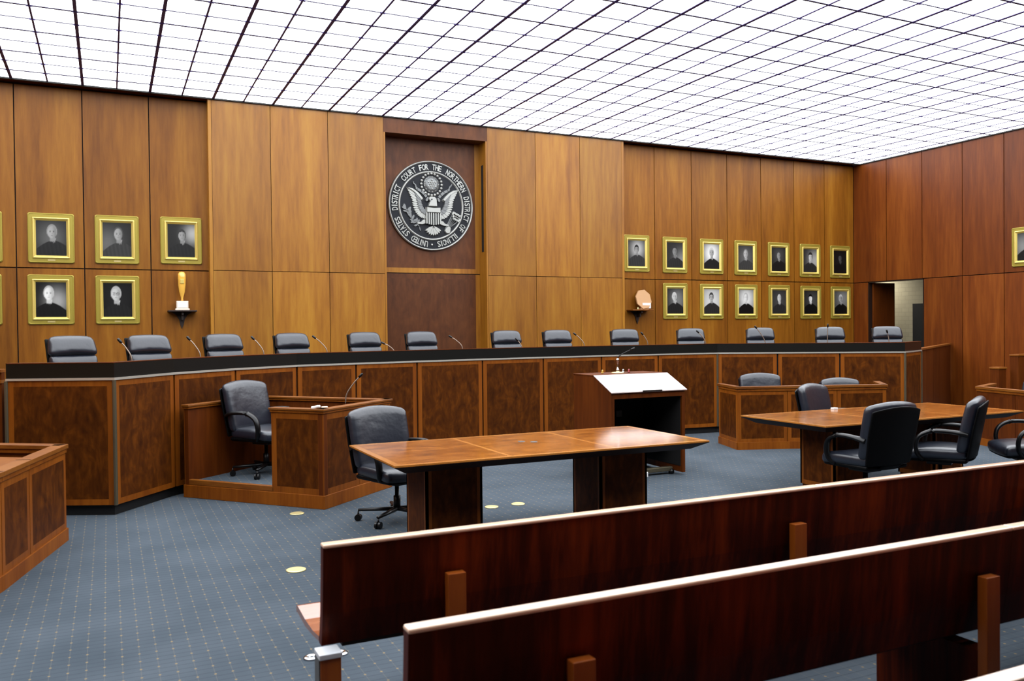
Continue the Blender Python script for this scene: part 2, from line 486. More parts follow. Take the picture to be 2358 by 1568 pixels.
# right wall with an open doorway
DY0, DY1, DZ = 12.72, 14.2, 2.69
rw = MB()
ry = [YR, 13.685, 12.757, 11.80, 10.90]
while ry[-1] > YB: ry.append(max(YB, ry[-1] - .935))
panel_wall(rw, ry, XR, 'y', [ZS, ZT], gap=.008, pid0=80)
panel_wall(rw, [DY0] + ry[3:], XR, 'y', [0, ZS], gap=.008, pid0=110)
panel_wall(rw, [YR, DY1], XR, 'y', [0, ZS], gap=.008, pid0=140)
rw.box(XR + .03, XR + .1, YB, DY0, 0, ZT, 1)
rw.box(XR + .03, XR + .1, DY0, DY1, ZS, ZT, 1)
rw.box(XR + .03, XR + .1, DY1, YR, 0, ZT, 1)
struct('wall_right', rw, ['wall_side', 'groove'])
dr = thing('door_1', (XR, DY1, 0), world=True); dr['kind'] = 'structure'
MB().box(XR + .1, XR + .78, DY1 - .07, DY1 - .025, .5, DZ - .02, 0, 9).build('door_leaf', 'side', dr)
fj = MB()
fj.box(XR + .0, XR + .13, DY1 - .022, DY1 - .0, .5, DZ)
fj.box(XR + .0, XR + .13, DY0, DY0 + .022, .5, DZ)
fj.box(XR + .0, XR + .13, DY0, DY1, DZ - .02, DZ)
fj.build('door_frame', 'walnut', dr)
MB().lathe([(.012, 0), (.012, .05), (.026, .055), (.026, .08)], (XR + .72, DY1 - .07, 1.5), 12, axis='y').build('door_handle', 'bronze', dr)
# corridor beyond
co = MB(); co.box(XR + 1.7, XR + 1.8, 10.6, 16.4, 0, 3.2)
struct('wall_corridor', co, 'block')
struct('wall_corridor_end', MB().box(XR + .12, XR + 1.7, 16.3, 16.4, 0, 3.2).box(XR + .12, XR + 1.7, 10.6, 10.7, 0, 3.2).box(XR + .1, XR + 1.8, 10.6, 16.4, 3.2, 3.3), 'block')
struct('door_2', MB().box(XR + 1.66, XR + 1.7, 13.55, 14.36, .0, 2.2), 'dark_in')
cl_l = bpy.data.lights.new('corridor_lamp', 'AREA'); cl_l.energy = 50; cl_l.size = .5; cl_l.color = (1, .96, .86)
clo = bpy.data.objects.new('corridor_lamp', cl_l); clo.location = (XR + 1.0, 15.3, 3.1); COL.objects.link(clo)
# left and rear walls close the room
lw = MB(); ly = [YR]
while ly[-1] > YB: ly.append(max(YB, ly[-1] - .935))
panel_wall(lw, ly, XL, 'y', [0, ZS, ZT], gap=.008, pid0=150, sign=-1)
lw.box(XL - .1, XL - .03, YB, YR, 0, ZT, 1)
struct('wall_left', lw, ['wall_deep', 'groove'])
bw = MB()
bx_ = [XL + .95 * i for i in range(22)] + [XR]
for i in range(len(bx_) - 1):
    for z0, z1 in ((0, ZS), (ZS, ZT)):
        bw.box(bx_[i] + .008, bx_[i + 1] - .008, YB - .03, YB, z0 + .008, z1 - .008, 0, 170 + i + z0)
bw.box(XL, XR, YB - .1, YB - .03, 0, ZT, 1)
struct('wall_back', bw, ['wall_deep', 'groove'])

# raised floor behind the bench
BP = [(-.86, 9.12), (.045, 8.69), (.61, 9.43), (1.30, 10.04), (2.08, 10.50), (2.86, 10.66), (3.73, 10.80), (4.74, 10.93), (5.74, 11.0), (6.73, 11.0), (7.73, 10.95), (8.80, 10.85), (11.1, 9.215), (12.0, 9.65)]
def offset(poly, d):
    """offset an open polyline to the left of travel by d"""
    out = []
    for i, p in enumerate(poly):
        ns_ = []
        if i > 0:
            q = poly[i - 1]; l = hypot(p[0] - q[0], p[1] - q[1]); ns_.append((-(p[1] - q[1]) / l, (p[0] - q[0]) / l))
        if i < len(poly) - 1:
            q = poly[i + 1]; l = hypot(q[0] - p[0], q[1] - p[1]); ns_.append((-(q[1] - p[1]) / l, (q[0] - p[0]) / l))
        nx = sum(n_[0] for n_ in ns_) / len(ns_); ny = sum(n_[1] for n_ in ns_) / len(ns_)
        k = nx * nx + ny * ny
        out.append((p[0] + nx / k * d, p[1] + ny / k * d))
    return out
DAIS = .5
inner = offset(BP, .11)
dq = MB()
poly = [inner[0]] + inner[1:] + [(XR - .01, 12.2), (XR - .01, YR - .01), (9.4, YR - .01), (9.4, YC - .01), (1.5, YC - .01), (1.5, YR - .01), (XL + .01, YR - .01), (XL + .01, 10.9)]
dq.prism(poly, 0, DAIS)
struct('floor_dais', dq, 'carpet')

# ------------------------------------------------------------------ judges' bench
bench = thing('judges_bench', (5.5, 10.9, 0), label='long curved courtroom bench of dark burl panels under a black fascia', cat='bench', world=True)
def strip(poly, d0, d1, z0, z1, closed_caps=True):
    a = offset(poly, d0); c = offset(poly, d1)
    mb = MB()
    for i in range(len(poly) - 1):
        q = [a[i], a[i + 1], c[i + 1], c[i]]
        mb.prism(q, z0, z1, 0, i * 2.3)
    return mb
strip(BP, .04, .10, 0, .1).build('plinth', 'plinth', bench)
strip(BP, .03, .10, .1, 1.27).build('carcass', 'groove', bench)
strip(BP, 0, .07, 1.283, 1.42).build('fascia', 'black', bench)
strip(BP, -.003, .075, 1.42, 1.4275).build('cap_strip', 'side', bench)
mets = strip(BP, -.012, .06, 1.262, 1.284); mets.build('metal_trim', 'steel', bench)
strip(BP, .075, .62, 1.19, 1.22).build('desk_top', 'rail', bench)
pan_edges = list(zip(BP[:-1], BP[1:]))
def bordered_panel(mb, A, B, t, z0, z1, bw_=.05, gap=.006, pid=0.0, th=.03):
    """veneer panel with a lighter border, standing proud by t to the right of A->B"""
    l = hypot(B[0] - A[0], B[1] - A[1])
    def piece(s0, s1, za, zb, m_, pp):
        mb.seg(A, B, t - th, t, za, zb, m_, pp, trim0=s0, trim1=l - s1)
    piece(gap, gap + bw_, z0, z1, 1, pid + .1)
    piece(l - gap - bw_, l - gap, z0, z1, 1, pid + .2)
    piece(gap + bw_, l - gap - bw_, z0, z0 + bw_, 1, pid + .3)
    piece(gap + bw_, l - gap - bw_, z1 - bw_, z1, 1, pid + .4)
    piece(gap + bw_, l - gap - bw_, z0 + bw_, z1 - bw_, 0, pid)
wing = [BP[11], (9.555, 10.313), (10.32, 9.77), BP[12]]
segs = pan_edges[:11] + list(zip(wing[:-1], wing[1:])) + [pan_edges[12]]
for i, (A, B) in enumerate(segs):
    mb = MB(); bordered_panel(mb, A, B, 0, .1, 1.262, .055, .012, pid=200 + i * 3.1)
    mb.build('front_panel', ['burl', 'band'], bench)
for p in (BP[0], BP[1], BP[11], BP[12], BP[13]):
    MB().lathe([(.018, .1), (.018, 1.26)], (p[0], p[1], 0), 8, smooth=False).build('corner_post', 'bronze', bench)

# side partitions running from the bench to the walls
def partition(A, B, z, label, rails=True, n=4, name='side_partition'):
    t = thing(name, (A[0], A[1], 0), label=label, cat='partition', world=True)
    mb = MB()
    l = hypot(B[0] - A[0], B[1] - A[1])
    for i in range(n):
        a = (A[0] + (B[0] - A[0]) * i / n, A[1] + (B[1] - A[1]) * i / n)
        c = (A[0] + (B[0] - A[0]) * (i + 1) / n, A[1] + (B[1] - A[1]) * (i + 1) / n)
        mb.seg(a, c, -.05, 0, .0, z - .03, 0, 31 + i * 2.1, trim0=.004, trim1=.004)
    mb.build('panel', 'side', t)
    MB().seg(A, B, -.07, .02, z - .03, z).build('rail', 'rail', t)
    if rails: MB().seg(A, B, -.05, .012, z - .13, z - .1).build('lower_rail', 'rail', t)
    return t
partition((-4.9, 10.95), (-.90, 9.2), 1.37, 'reddish wooden partition with two rails at the left end of the bench', n=4)
partition((12.03, 9.72), (15.86, 12.05), 1.30, 'reddish wooden partition between the bench and the right wall', rails=False, n=5)

# ------------------------------------------------------------------ chairs
def swivel_base(t, z_seat=.40):
    mb = MB(); mb.box(-.09, .09, -.11, .11, z_seat - .075, z_seat - .02); mb.box(-.13, .13, -.05, .05, z_seat - .03, z_seat)
    mb.build('tilt_mechanism', 'plastic', t, .008)
    MB().lathe([(.03, .09), (.03, .22), (.018, .225), (.018, z_seat - .07)], (0, 0, 0), 14).build('gas_column', 'plastic', t)
    for k in range(5):
        a = 2 * pi * k / 5 + 1.13; c, s = cos(a), sin(a)
        A = Vector((0, 0, .105)); E_ = Vector((.335 * c, .335 * s, .096))
        lg = MB().tube([A, A.lerp(E_, .5), E_], [.03, .024, .018], 8, sx=1.0, sy=.7).build('leg', 'plastic', t)
        w_ = MB()
        cx, cy = .335 * c, .335 * s
        ax = Vector((-s, c, 0))
        for sg in (-1, 1):
            cc = Vector((cx, cy, .03)) + ax * (.016 * sg)
            vs = []; n = 12
            for side in (-1, 1):
                for j in range(n):
                    th = 2 * pi * j / n
                    vs.append(cc + ax * (.009 * side) + Vector((c, s, 0)) * (.03 * cos(th)) + Vector((0, 0, 1)) * (.03 * sin(th)))
            fs = [(j, (j + 1) % n, n + (j + 1) % n, n + j) for j in range(n)] + [tuple(range(n))[::-1], tuple(range(n, 2 * n))]
            w_.add(vs, fs, 0, 0, False)
        w_.tube([(cx, cy, .035), (cx, cy, .085)], .009, 6)
        w_.build('caster', 'plastic', lg)

def arm_mesh(sg, z_arm=.67, x=.295):
    p = arc([(sg * (x - .02), .27, z_arm - .02), (sg * x, .2, z_arm), (sg * (x + .005), .05, z_arm + .012), (sg * (x + .005), -.06, z_arm),
             (sg * x, -.145, z_arm - .05), (sg * (x - .005), -.175, z_arm - .13), (sg * (x - .02), -.165, z_arm - .22), (sg * (x - .06), -.12, z_arm - .27)], 5)
    return MB().tube(p, .027, 10, sx=1.15, sy=.75, up=(0, 1, .2))

def make_exec_chair():
    t = thing('executive_chair', (0, 0, 0))
    swivel_base(t)
    MB().pillow((0, -.01, .445), (.27, .265, .055), .045, 10, puff=(0, 0, .018), warp=lambda x, y, z: (x * (1 - .06 * (y > 0) * y / .26), y, z - .02 * (y / .26) ** 2 * (y < 0) + .012 * (x / .27) ** 2)).build('seat', 'leather', t)
    MB().pillow((0, .0, .385), (.25, .26, .022), .02, 8, warp=lambda x, y, z: (x, y, z + .01 * (x / .25) ** 2)).build('seat_pan', 'shell', t)
    def bw_(x, y, z):
        y += -.055 * (x / .3) ** 2 + .10 * (z + .27) / .54
        z -= .045 * (x / .3) ** 2 * (z > 0) * (z / .27)
        x *= 1 - .07 * max(0, -z / .27)
        return x, y, z
    MB().pillow((0, .25, .735), (.292, .052, .27), .05, 12, puff=(0, .018, 0), warp=bw_).build('backrest', 'leather', t)
    MB().pillow((0, .312, .69), (.288, .012, .272), .012, 10, warp=bw_).build('back_shell', 'shell', t)
    MB().tube(arc([(-.0, .30, .44), (0, .29, .40), (0, .2, .375), (0, .05, .37)], 5), .05, 8, sx=2.4, sy=.3).build('back_bracket', 'shell', t)
    for sg in (-1, 1): arm_mesh(sg).build('armrest', 'plastic', t)
    return t

def make_judge_chair():
    t = thing('high_backed_chair', (0, 0, 0))
    swivel_base(t)
    MB().pillow((0, -.01, .455), (.26, .26, .06), .05, 10, puff=(0, 0, .02)).build('seat', 'leather', t)
    MB().pillow((0, .0, .39), (.24, .25, .022), .02, 8).build('seat_pan', 'shell', t)
    ln = lambda x, y, z: (x, y + .12 * (z + .2) / .6 - .03 * (x / .26) ** 2, z)
    MB().pillow((0, .25, .74), (.255, .06, .23), .05, 12, puff=(0, .012, 0), warp=ln).build('backrest', 'leather', t)
    def hw(x, y, z):
        return (x * (1 - .06 * z / .1), y + .07 * (z + .1) / .2 - .03 * (x / .26) ** 2, z - .012 * (x / .26) ** 2)
    MB().pillow((0, .33, 1.07), (.256, .068, .105), .062, 12, puff=(0, .015, 0), warp=hw).build('headrest', 'leather', t)
    MB().pillow((0, .385, .83), (.25, .014, .31), .013, 10, warp=lambda x, y, z: (x, y + .17 * z / .6 - .02 * (x / .26) ** 2, z)).build('back_shell', 'shell', t)
    for sg in (-1, 1): arm_mesh(sg, .68, .29).build('armrest', 'plastic', t)
    return t

def face_rot(dx, dy):
    """rotation that turns local -Y to (dx,dy)"""
    return atan2(dx, -dy)
jc = [(-.34, 10.05, .38, -.92, 'high-backed black leather chair at the far left end of the bench'),
      (.42, 10.36, .38, -.92, 'high-backed black chair behind the bench, second from the left'),
      (1.31, 11.12, .34, -.94, 'high-backed black chair below the bracket holding the amber trophy'),
      (2.25, 11.64, .25, -.97, 'high-backed black chair right of the microphone beside the trophy bracket, fourth from left'),
      (3.31, 11.84, .12, -1, 'high-backed black chair just left of the seal niche, fifth from left'),
      (4.2, 11.94, .05, -1, 'high-backed black chair in front of the burl niche below the seal'),
      (5.64, 12.04, -.05, -1, 'high-backed black chair just right of the seal niche, seventh from left'),
      (6.55, 12.05, -.1, -1, 'high-backed black chair eighth from the left, closest on the right to chair seven'),
      (7.8, 12.0, -.3, -.95, 'high-backed black chair left of the octagonal award bracket, behind the lectern'),
      (9.04, 11.85, -.45, -.9, 'high-backed black chair below the first lower portrait on the right'),
      (10.14, 11.36, -.55, -.83, 'high-backed black chair third from the right end of the bench'),
      (11.07, 10.69, -.58, -.81, 'high-backed black chair below the last portraits before the corner, second from right end'),
      (11.8, 10.15, -.6, -.8, 'high-backed black chair at the right end of the bench, before the doorway')]
proto_j = make_judge_chair()
for i, (x, y, dx, dy, lab) in enumerate(jc):
    o = proto_j if i == 0 else copy_tree(proto_j)
    l_ = hypot(dx, dy); hx_ = hypot(x, y)
    x += dx / l_ * .33 + x / hx_ * .15; y += dy / l_ * .33 + y / hx_ * .15
    o.scale = (.93, 1, 1); o.location = (x, y, DAIS); o.rotation_euler = (0, 0, face_rot(dx, dy))
    tag(o, lab, 'chair', 'high-backed judges chairs behind the bench')

proto_e = make_exec_chair()
ec = [(2.31, 7.28, 0, .32, -1, 'black leather swivel armchair at the left end of the front table, facing the camera', 'chairs at the front table'),
      (1.52, 9.38, .165, .62, -.8, 'black leather swivel armchair inside the open witness box', 'witness box chair'),
      (7.72, 7.36, 0, .30, -.95, 'black leather swivel chair on the far side of the right-hand table', 'chairs at the right-hand table'),
      (6.44, 5.80, 0, .0, 1, 'black swivel chair seen from behind, largest at the right-hand table', 'chairs at the right-hand table'),
      (7.40, 5.74, 0, -.50, .83, 'black swivel chair in side view at near side of right-hand table', 'chairs at the right-hand table'),
      (8.32, 5.48, 0, -.80, .60, 'black swivel chair cut by the right edge of the photo, near the right-hand table', 'chairs at the right-hand table'),
      (8.62, 9.52, 0, -.37, -.93, 'black leather chair in the clerks enclosure, left one of two', 'chairs in the clerks enclosure'),
      (9.66, 8.98, -.0, -.37, -.93, 'black leather chair in the clerks enclosure, right and lower of two', 'chairs in the clerks enclosure'),
      (11.42, 7.5, 0, -.9, .1, 'black chair top behind the right-hand jury rail, at the edge of the photo', 'jury box chair')]
for i, (x, y, z, dx, dy, lab, grp) in enumerate(ec):
    o = proto_e if i == 0 else copy_tree(proto_e)
    o.location = (x, y, z); o.rotation_euler = (0, 0, face_rot(dx, dy))
    if i == 0: o.scale = (1.06, 1, 1)
    if 'lower of two' in lab or 'jury rail' in lab: o.scale = (1, 1, .92)
    tag(o, lab, 'chair', grp)

# ------------------------------------------------------------------ microphones
mic_pts = [((.21, 9.29), (.12, 9.33, 1.60)), ((.93, 10.08), (.83, 10.14, 1.61)), ((1.71, 10.64), (1.61, 10.70, 1.60)), ((2.56, 10.97), (2.43, 11.03, 1.60)),
           ((3.52, 11.13), (3.40, 11.18, 1.51)), ((4.57, 11.26), (4.44, 11.33, 1.58)), ((5.56, 11.33), (5.50, 11.36, 1.52)), ((6.63, 11.34), (6.52, 11.40, 1.59)),
           ((7.77, 11.29), (7.70, 11.32, 1.58)), ((8.83, 11.18), (8.73, 11.23, 1.60)), ((9.67, 10.72), (9.55, 10.78, 1.66)), ((10.45, 10.15), (10.46, 10.15, 1.67)), ((11.21, 9.61), (11.19, 9.62, 1.57))]
mic_lab = ['in front of the second chair from the left', 'between the second and third chairs, left of the trophy', 'between the third and fourth chairs from the left',
           'right of the fourth chair from the left', 'between the two chairs left of the seal centre', 'under the right half of the seal', 'low in front of the chair right of the niche',
           'right of the eighth chair from the left', 'behind the lectern, below the octagonal award', 'crossing the tenth chair from the left', 'leaning across the third chair from the right',
           'standing upright before the second chair from the right', 'in front of the rightmost chair']
def microphone(base, tip, zb, lab, name='gooseneck_microphone', col='neck', zmid=None, grp=None):
    t = thing(name, (base[0], base[1], zb), label=lab, cat='microphone', group=grp, world=True)
    MB().lathe([(.05, 0), (.05, .012), (.02, .02), (.014, .03)], (base[0], base[1], zb), 14).build('base', 'plastic', t)
    zmid = zmid or zb + .2
    b_ = Vector((base[0], base[1], zb + .02)); T = Vector(tip)
    m1 = Vector((base[0], base[1], zmid)); m2 = m1.lerp(T, .55) + Vector((0, 0, .02))
    MB().tube(arc([b_, m1, m2, T], 6), .0065, 8).build('gooseneck', col, t)
    d = (T - m2).normalized()
    MB().tube([T - d * .005, T + d * .006, T + d * .045, T + d * .055], [.008, .014, .014, .008], 10).build('capsule', 'plastic', t)
    return t
for (bp_, tp), lab in zip(mic_pts, mic_lab):
    microphone(bp_, tp, 1.22, 'thin gooseneck microphone on the bench, ' + lab, grp='gooseneck microphones along the bench', zmid=1.44 if tp[2] > 1.55 else 1.4)

# ------------------------------------------------------------------ witness box
WA, WB, WC, WD = (.69, 9.33), (1.83, 8.03), (2.75, 8.86), (1.62, 10.13)
wb = thing('witness_box', (1.7, 9.1, 0), label='open wooden witness box on a low platform before the bench', cat='witness stand', world=True)
def lerp2(A, B, t): return (A[0] + (B[0] - A[0]) * t, A[1] + (B[1] - A[1]) * t)
def inset(P, k=.03):
    c = (1.72, 9.09); return (P[0] + (P[0] - c[0]) * k, P[1] + (P[1] - c[1]) * k)
MB().prism([inset(p, .012) for p in (WA, WB, WC, WD)], 0, .13).build('platform', 'band', wb, .004)
MB().prism([inset(p, -.02) for p in (WA, WB, WC, WD)], .13, .165).build('platform_carpet', 'carpet', wb)
MB().seg(WA, lerp2(WA, WB, .66), -.05, .0, .13, .185).build('threshold', 'rail', wb, .006)
ZW = .955  # rail height
def wall_part(A, B, nm, bordered=True, n=1, z0=.13, z1=ZW - .045):
    mb = MB()
    for i in range(n):
        a, c = lerp2(A, B, i / n), lerp2(A, B, (i + 1) / n)
        if bordered: bordered_panel(mb, a, c, 0, z0, z1, .06, .003, pid=11 + i * 2.7, th=.012)
        mb.seg(a, c, -.06, -.012 if bordered else 0, z0, z1, 2, 3.0)  # inner face in the darker veneer: its shade is put into the colour
    mb.build(nm, ['burl', 'band', 'side'], wb)
def rail_part(A, B, nm='rail', z=ZW, ext0=.02, ext1=.02, parent=None, w0=-.085, w1=.018):
    mb = MB(); mb.seg(A, B, w0, w1, z - .022, z, 0, 1, -ext0, -ext1); mb.seg(A, B, w0 + .008, w1 - .008, z - .045, z - .022, 1, 1, -ext0 + .01, -ext1 + .01)
    return mb.build(nm, ['rail', 'band'], parent or wb, .004)
WF = lerp2(WA, WB, .645)
wall_part(WF, WB, 'front_panel')
wall_part(WB, WC, 'side_panel', n=2)
wall_part(WC, WD, 'rear_panel', n=2)
wall_part(WD, WA, 'side_panel', n=1)
rail_part(WF, WB); rail_part(WB, WC); rail_part(WC, WD); rail_part(WD, WA)
microphone((2.277, 8.906), (2.406, 8.849, 1.2), .80, 'gooseneck microphone rising from inside the witness box rail', col='neck', zmid=1.0)
# little shelf that carries it
MB().prism([(2.0, 8.32), (2.68, 8.93), (2.5, 9.12), (1.83, 8.5)], .78, .80).build('inner_shelf', 'side', wb)
tis = MB()
tis.pillow((1.79, 8.16, ZW + .012), (.045, .025, .014), .012, 5, warp=lambda x, y, z: (x + .01 * sin(40 * y), y, z + .006 * sin(60 * x)))
tag(tis.build('folded_tissue', 'paper'), 'small crumpled white tissue on the witness box rail corner', 'tissue')
tp2 = MB(); tp2.pillow((1.87, 8.14, ZW + .008), (.03, .02, .009), .008, 5)
tag(tp2.build('paper_scrap', 'marble'), 'small cream paper scrap beside the tissue on the witness rail', 'paper')

# ------------------------------------------------------------------ tables
def make_table(x0, x1, y0, y1, label, z=.76, grommets=None, inset_=.36):
    t = thing('counsel_table', ((x0 + x1) / 2, (y0 + y1) / 2, 0), label=label, cat='table', group='counsel tables', world=True)
    mb = MB()
    e = .05; L_ = x1 - x0
    xs = [x0 + e, x0 + L_ / 3, x0 + 2 * L_ / 3, x1 - e]; st = .014
    # top faces (laid flush)
    T0 = z - .012
    mb.box(x0, x0 + e, y0, y1, T0, z, 1, 1); mb.box(x1 - e, x1, y0, y1, T0, z, 1, 2)
    mb.box(x0 + e, x1 - e, y0, y0 + e, T0, z, 1, 3); mb.box(x0 + e, x1 - e, y1 - e, y1, T0, z, 1, 4)
    for i in range(3):
        a = xs[i] + (st if i else 0); b_ = xs[i + 1] - (st if i < 2 else 0)
        mb.box(a, b_, y0 + e, y1 - e, T0, z, 0, 5 + i * 3)
    for i in (1, 2): mb.box(xs[i] - st, xs[i] + st, y0 + e, y1 - e, T0, z, 1, 12 + i)
    mb.build('tabletop', ['table', 'table_edge'], t)
    # chamfered underside
    c = .11; q0 = [(x0, y0), (x1, y0), (x1, y1), (x0, y1)]; q1 = [(x0 + c, y0 + c), (x1 - c, y0 + c), (x1 - c, y1 - c), (x0 + c, y1 - c)]
    vs = [(a, b_, T0 - .004) for a, b_ in q0] + [(a, b_, z - .075) for a, b_ in q1] + [(a, b_, T0) for a, b_ in q0]
    fs = [(0, 1, 5, 4)[::-1], (1, 2, 6, 5)[::-1], (2, 3, 7, 6)[::-1], (3, 0, 4, 7)[::-1], (7, 6, 5, 4), (8, 9, 10, 11), (0, 1, 9, 8), (1, 2, 10, 9), (2, 3, 11, 10), (3, 0, 8, 11)]
    MB().add(vs, fs).build('underside', 'table_under', t)
    ym = (y0 + y1) / 2
    for cx in (x0 + inset_ + .23, x1 - inset_ - .23):
        p = MB(); h = .23
        cs = [(cx - h, ym - h), (cx + h, ym - h), (cx + h, ym + h), (cx - h, ym + h)]
        for i in range(4):
            bordered_panel(p, cs[i], cs[(i + 1) % 4], 0, .06, z - .075, .045, .0, pid=cx + i, th=.02)
        p.box(cx - h + .02, cx + h - .02, ym - h + .02, ym + h - .02, 0.06, z - .08, 1)
        p.box(cx - h + .015, cx + h - .015, ym - h + .015, ym + h - .015, 0, .06, 0)
        p.build('pedestal', ['burl', 'band'], t)
    for gx, gy in grommets or []:
        MB().lathe([(.03, -.002), (.03, .003), (.022, .004), (.0, .004)], (gx, gy, z), 14).build('cable_grommet', 'grey', t)
    return t
make_table(1.77, 4.47, 5.62, 6.84, 'long glossy burl counsel table in front, nearest the camera', grommets=[(3.09, 6.33), (3.17, 6.26)])
make_table(6.02, 8.88, 5.87, 7.05, 'glossy burl counsel table at right, crowded with black chairs', inset_=.48)
pd = MB().box(7.27, 7.33, 6.97, 7.02, .76, .782)
tag(pd.build('note_block', 'paper', None, .003), 'small white block on the far edge of the right-hand table', 'notepad')

# ------------------------------------------------------------------ lectern
lx0, lx1, lyf, lyb, lym = 4.985, 5.975, 7.95, 8.78, 8.31
zf, zb_ = .985, 1.16
lc = thing('lectern', ((lx0 + lx1) / 2, 8.36, 0), label='wide wooden lectern with sloping pale reading top and open back', cat='lectern', world=True)
def side(xa, xb):
    pr = [(lyf, .03), (lyb, .03), (lyb, zb_ - .012), (lym, zb_ - .012), (lyf, zf - .012)]
    n = len(pr); vs = [(xa, y, z) for y, z in pr] + [(xb, y, z) for y, z in pr]
    fs = [tuple(range(n)), tuple(range(n, 2 * n))[::-1]] + [(i, i + n, (i + 1) % n + n, (i + 1) % n) for i in range(n)]
    return MB().add(vs, fs, 0, 5.1)
side(lx0, lx0 + .04).build('side_panel', 'side', lc)
side(lx1 - .04, lx1).build('side_panel', 'side', lc)
MB().box(lx0 + .04, lx1 - .04, lyb - .03, lyb, .1, zb_ - .012, 0, 2).build('back_panel', 'side', lc)
MB().box(lx0 + .04, lx1 - .04, lyf, lyf + .03, zf - .075, zf - .012, 0, 3).build('front_rail', 'side', lc)
MB().box(lx0 + .04, lx1 - .04, lyf + .15, lyb - .03, .42, .445, 0, 3).build('shelf', 'dark_in', lc)
MB().box(lx0 + .041, lx1 - .041, lyb - .05, lyb - .031, .1, zb_ - .02).build('darkening_sheet', 'dark_in', lc)  # sheets added to darken the open inside, shade put into their colour
MB().box(lx0 + .041, lx0 + .046, lyf + .03, lyb - .05, .1, zf - .08).build('darkening_sheet', 'dark_in', lc)
MB().box(lx1 - .046, lx1 - .041, lyf + .03, lyb - .05, .1, zf - .08).build('darkening_sheet', 'dark_in', lc)
# extension flap at the right
MB().box(lx1, lx1 + .012, lyf + .02, lyb - .02, .22, .97, 0, 4).build('side_flap', 'side', lc)
sl = MB(); th = .012
vs = [(lx0 - .01, lyf - .02, zf), (lx1 + .02, lyf - .02, zf), (lx1 + .02, lym, zb_), (lx0 - .01, lym, zb_)]
vs += [(x, y, z - th) for x, y, z in vs]
sl.add(vs, [(0, 1, 2, 3), (7, 6, 5, 4), (0, 4, 5, 1), (1, 5, 6, 2), (2, 6, 7, 3), (3, 7, 4, 0)])
sl.build('reading_top', 'pink', lc, .003)
MB().box(lx0 - .005, lx1 + .005, lym + .001, lyb + .01, zb_ - .012, zb_ + .0, 0, 7).build('flat_top', 'side', lc, .002)
MB().box(lx0 + .4, lx0 + .66, lyf - .03, lyf - .018, zf - .004, zf + .01).build('paper_stop', 'black', lc)
for gx, cm in ((5.26, 'yel_l'), (5.55, 'chrome'), (5.63, 'red_l')):
    MB().lathe([(.016, 0), (.016, .012), (.01, .02), (.012, .032), (.006, .042), (0, .043)], (gx, 8.58, zb_), 12).build('signal_lamp', cm, lc)
MB().box(5.52, 5.6, lyb - .09, lyb - .052, .62, .7).build('power_outlet', 'grey', lc, .004)
MB().box(5.2, 5.3, 8.2, 8.24, .445, .458).build('cable_clip', 'brass', lc)
MB().box(5.52, 5.88, 8.06, 8.12, .035, .085).build('foot_bar', 'bronze', lc, .006)
MB().lathe([(.0, -.02), (.03, -.02), (.03, .02), (0, .02)], (5.86, 8.06, .031), 12, axis='x').build('caster', 'plastic', lc)
MB().lathe([(.0, -.02), (.03, -.02), (.03, .02), (0, .02)], (5.10, 8.06, .031), 12, axis='x').build('caster', 'plastic', lc)
tag(MB().box(5.36, 5.5, 8.0, 8.12, 0.001, .06).build('cable_box', 'paper', None, .006), 'small white box on the carpet under the lectern', 'box')
# its microphone
t = thing('lectern_microphone', (5.46, 8.56, zb_), label='dark gooseneck microphone on a brass disc on the lectern', cat='microphone', world=True)
MB().lathe([(.075, 0), (.075, .008), (.03, .014)], (5.46, 8.56, zb_), 20).build('base', 'brass', t)
MB().lathe([(.02, .012), (.02, .04), (.012, .05), (.012, .13), (.018, .14), (.018, .165), (.008, .175)], (5.46, 8.56, zb_), 14).build('stem', 'chrome', t)
MB().tube(arc([(5.46, 8.56, zb_ + .17), (5.475, 8.553, zb_ + .2), (5.53, 8.53, zb_ + .235), (5.61, 8.50, zb_ + .275)], 5), .006, 8).build('gooseneck', 'plastic', t)
MB().tube([(5.60, 8.503, zb_ + .27), (5.62, 8.49, zb_ + .28), (5.65, 8.48, zb_ + .295)], [.009, .014, .01], 10).build('capsule', 'plastic', t)

# ------------------------------------------------------------------ clerks' enclosure
def enclosure(name, pts, z, label, cat, panels, zbase=.1, rail_w=(-.07, .02), dark=False):
    cx = sum(p[0] for p in pts) / len(pts); cy = sum(p[1] for p in pts) / len(pts)
    t = thing(name, (cx, cy, 0), label=label, cat=cat, world=True)
    for (A, B), n in zip(zip(pts[:-1], pts[1:]), panels):
        for i in range(n):
            a, c = lerp2(A, B, i / n), lerp2(A, B, (i + 1) / n)
            mb = MB(); bordered_panel(mb, a, c, 0, zbase, z - .07, .05, .004, pid=a[0] * 3, th=.014)
            mb.seg(a, c, -.05, -.014, zbase, z - .07, 1, 2)
            mb.build('panel', ['side', 'side'] if dark else ['burl', 'band'], t)
        MB().seg(A, B, -.055, .014, 0, zbase).build('skirting', 'band', t)
        mb = MB(); mb.seg(A, B, rail_w[0], rail_w[1], z - .035, z, 0, 1, -.015, -.015); mb.seg(A, B, rail_w[0] + .01, rail_w[1] - .01, z - .07, z - .035, 1, 1)
        mb.build('rail', ['rail', 'band'], t, .004)
    return t
enclosure('clerk_enclosure', [(8.02, 9.86), (7.80, 9.20), (9.78, 8.43), (10.25, 8.98)], .87, 'low wooden clerks enclosure at right, in front of the bench', 'enclosure', [1, 3, 1])
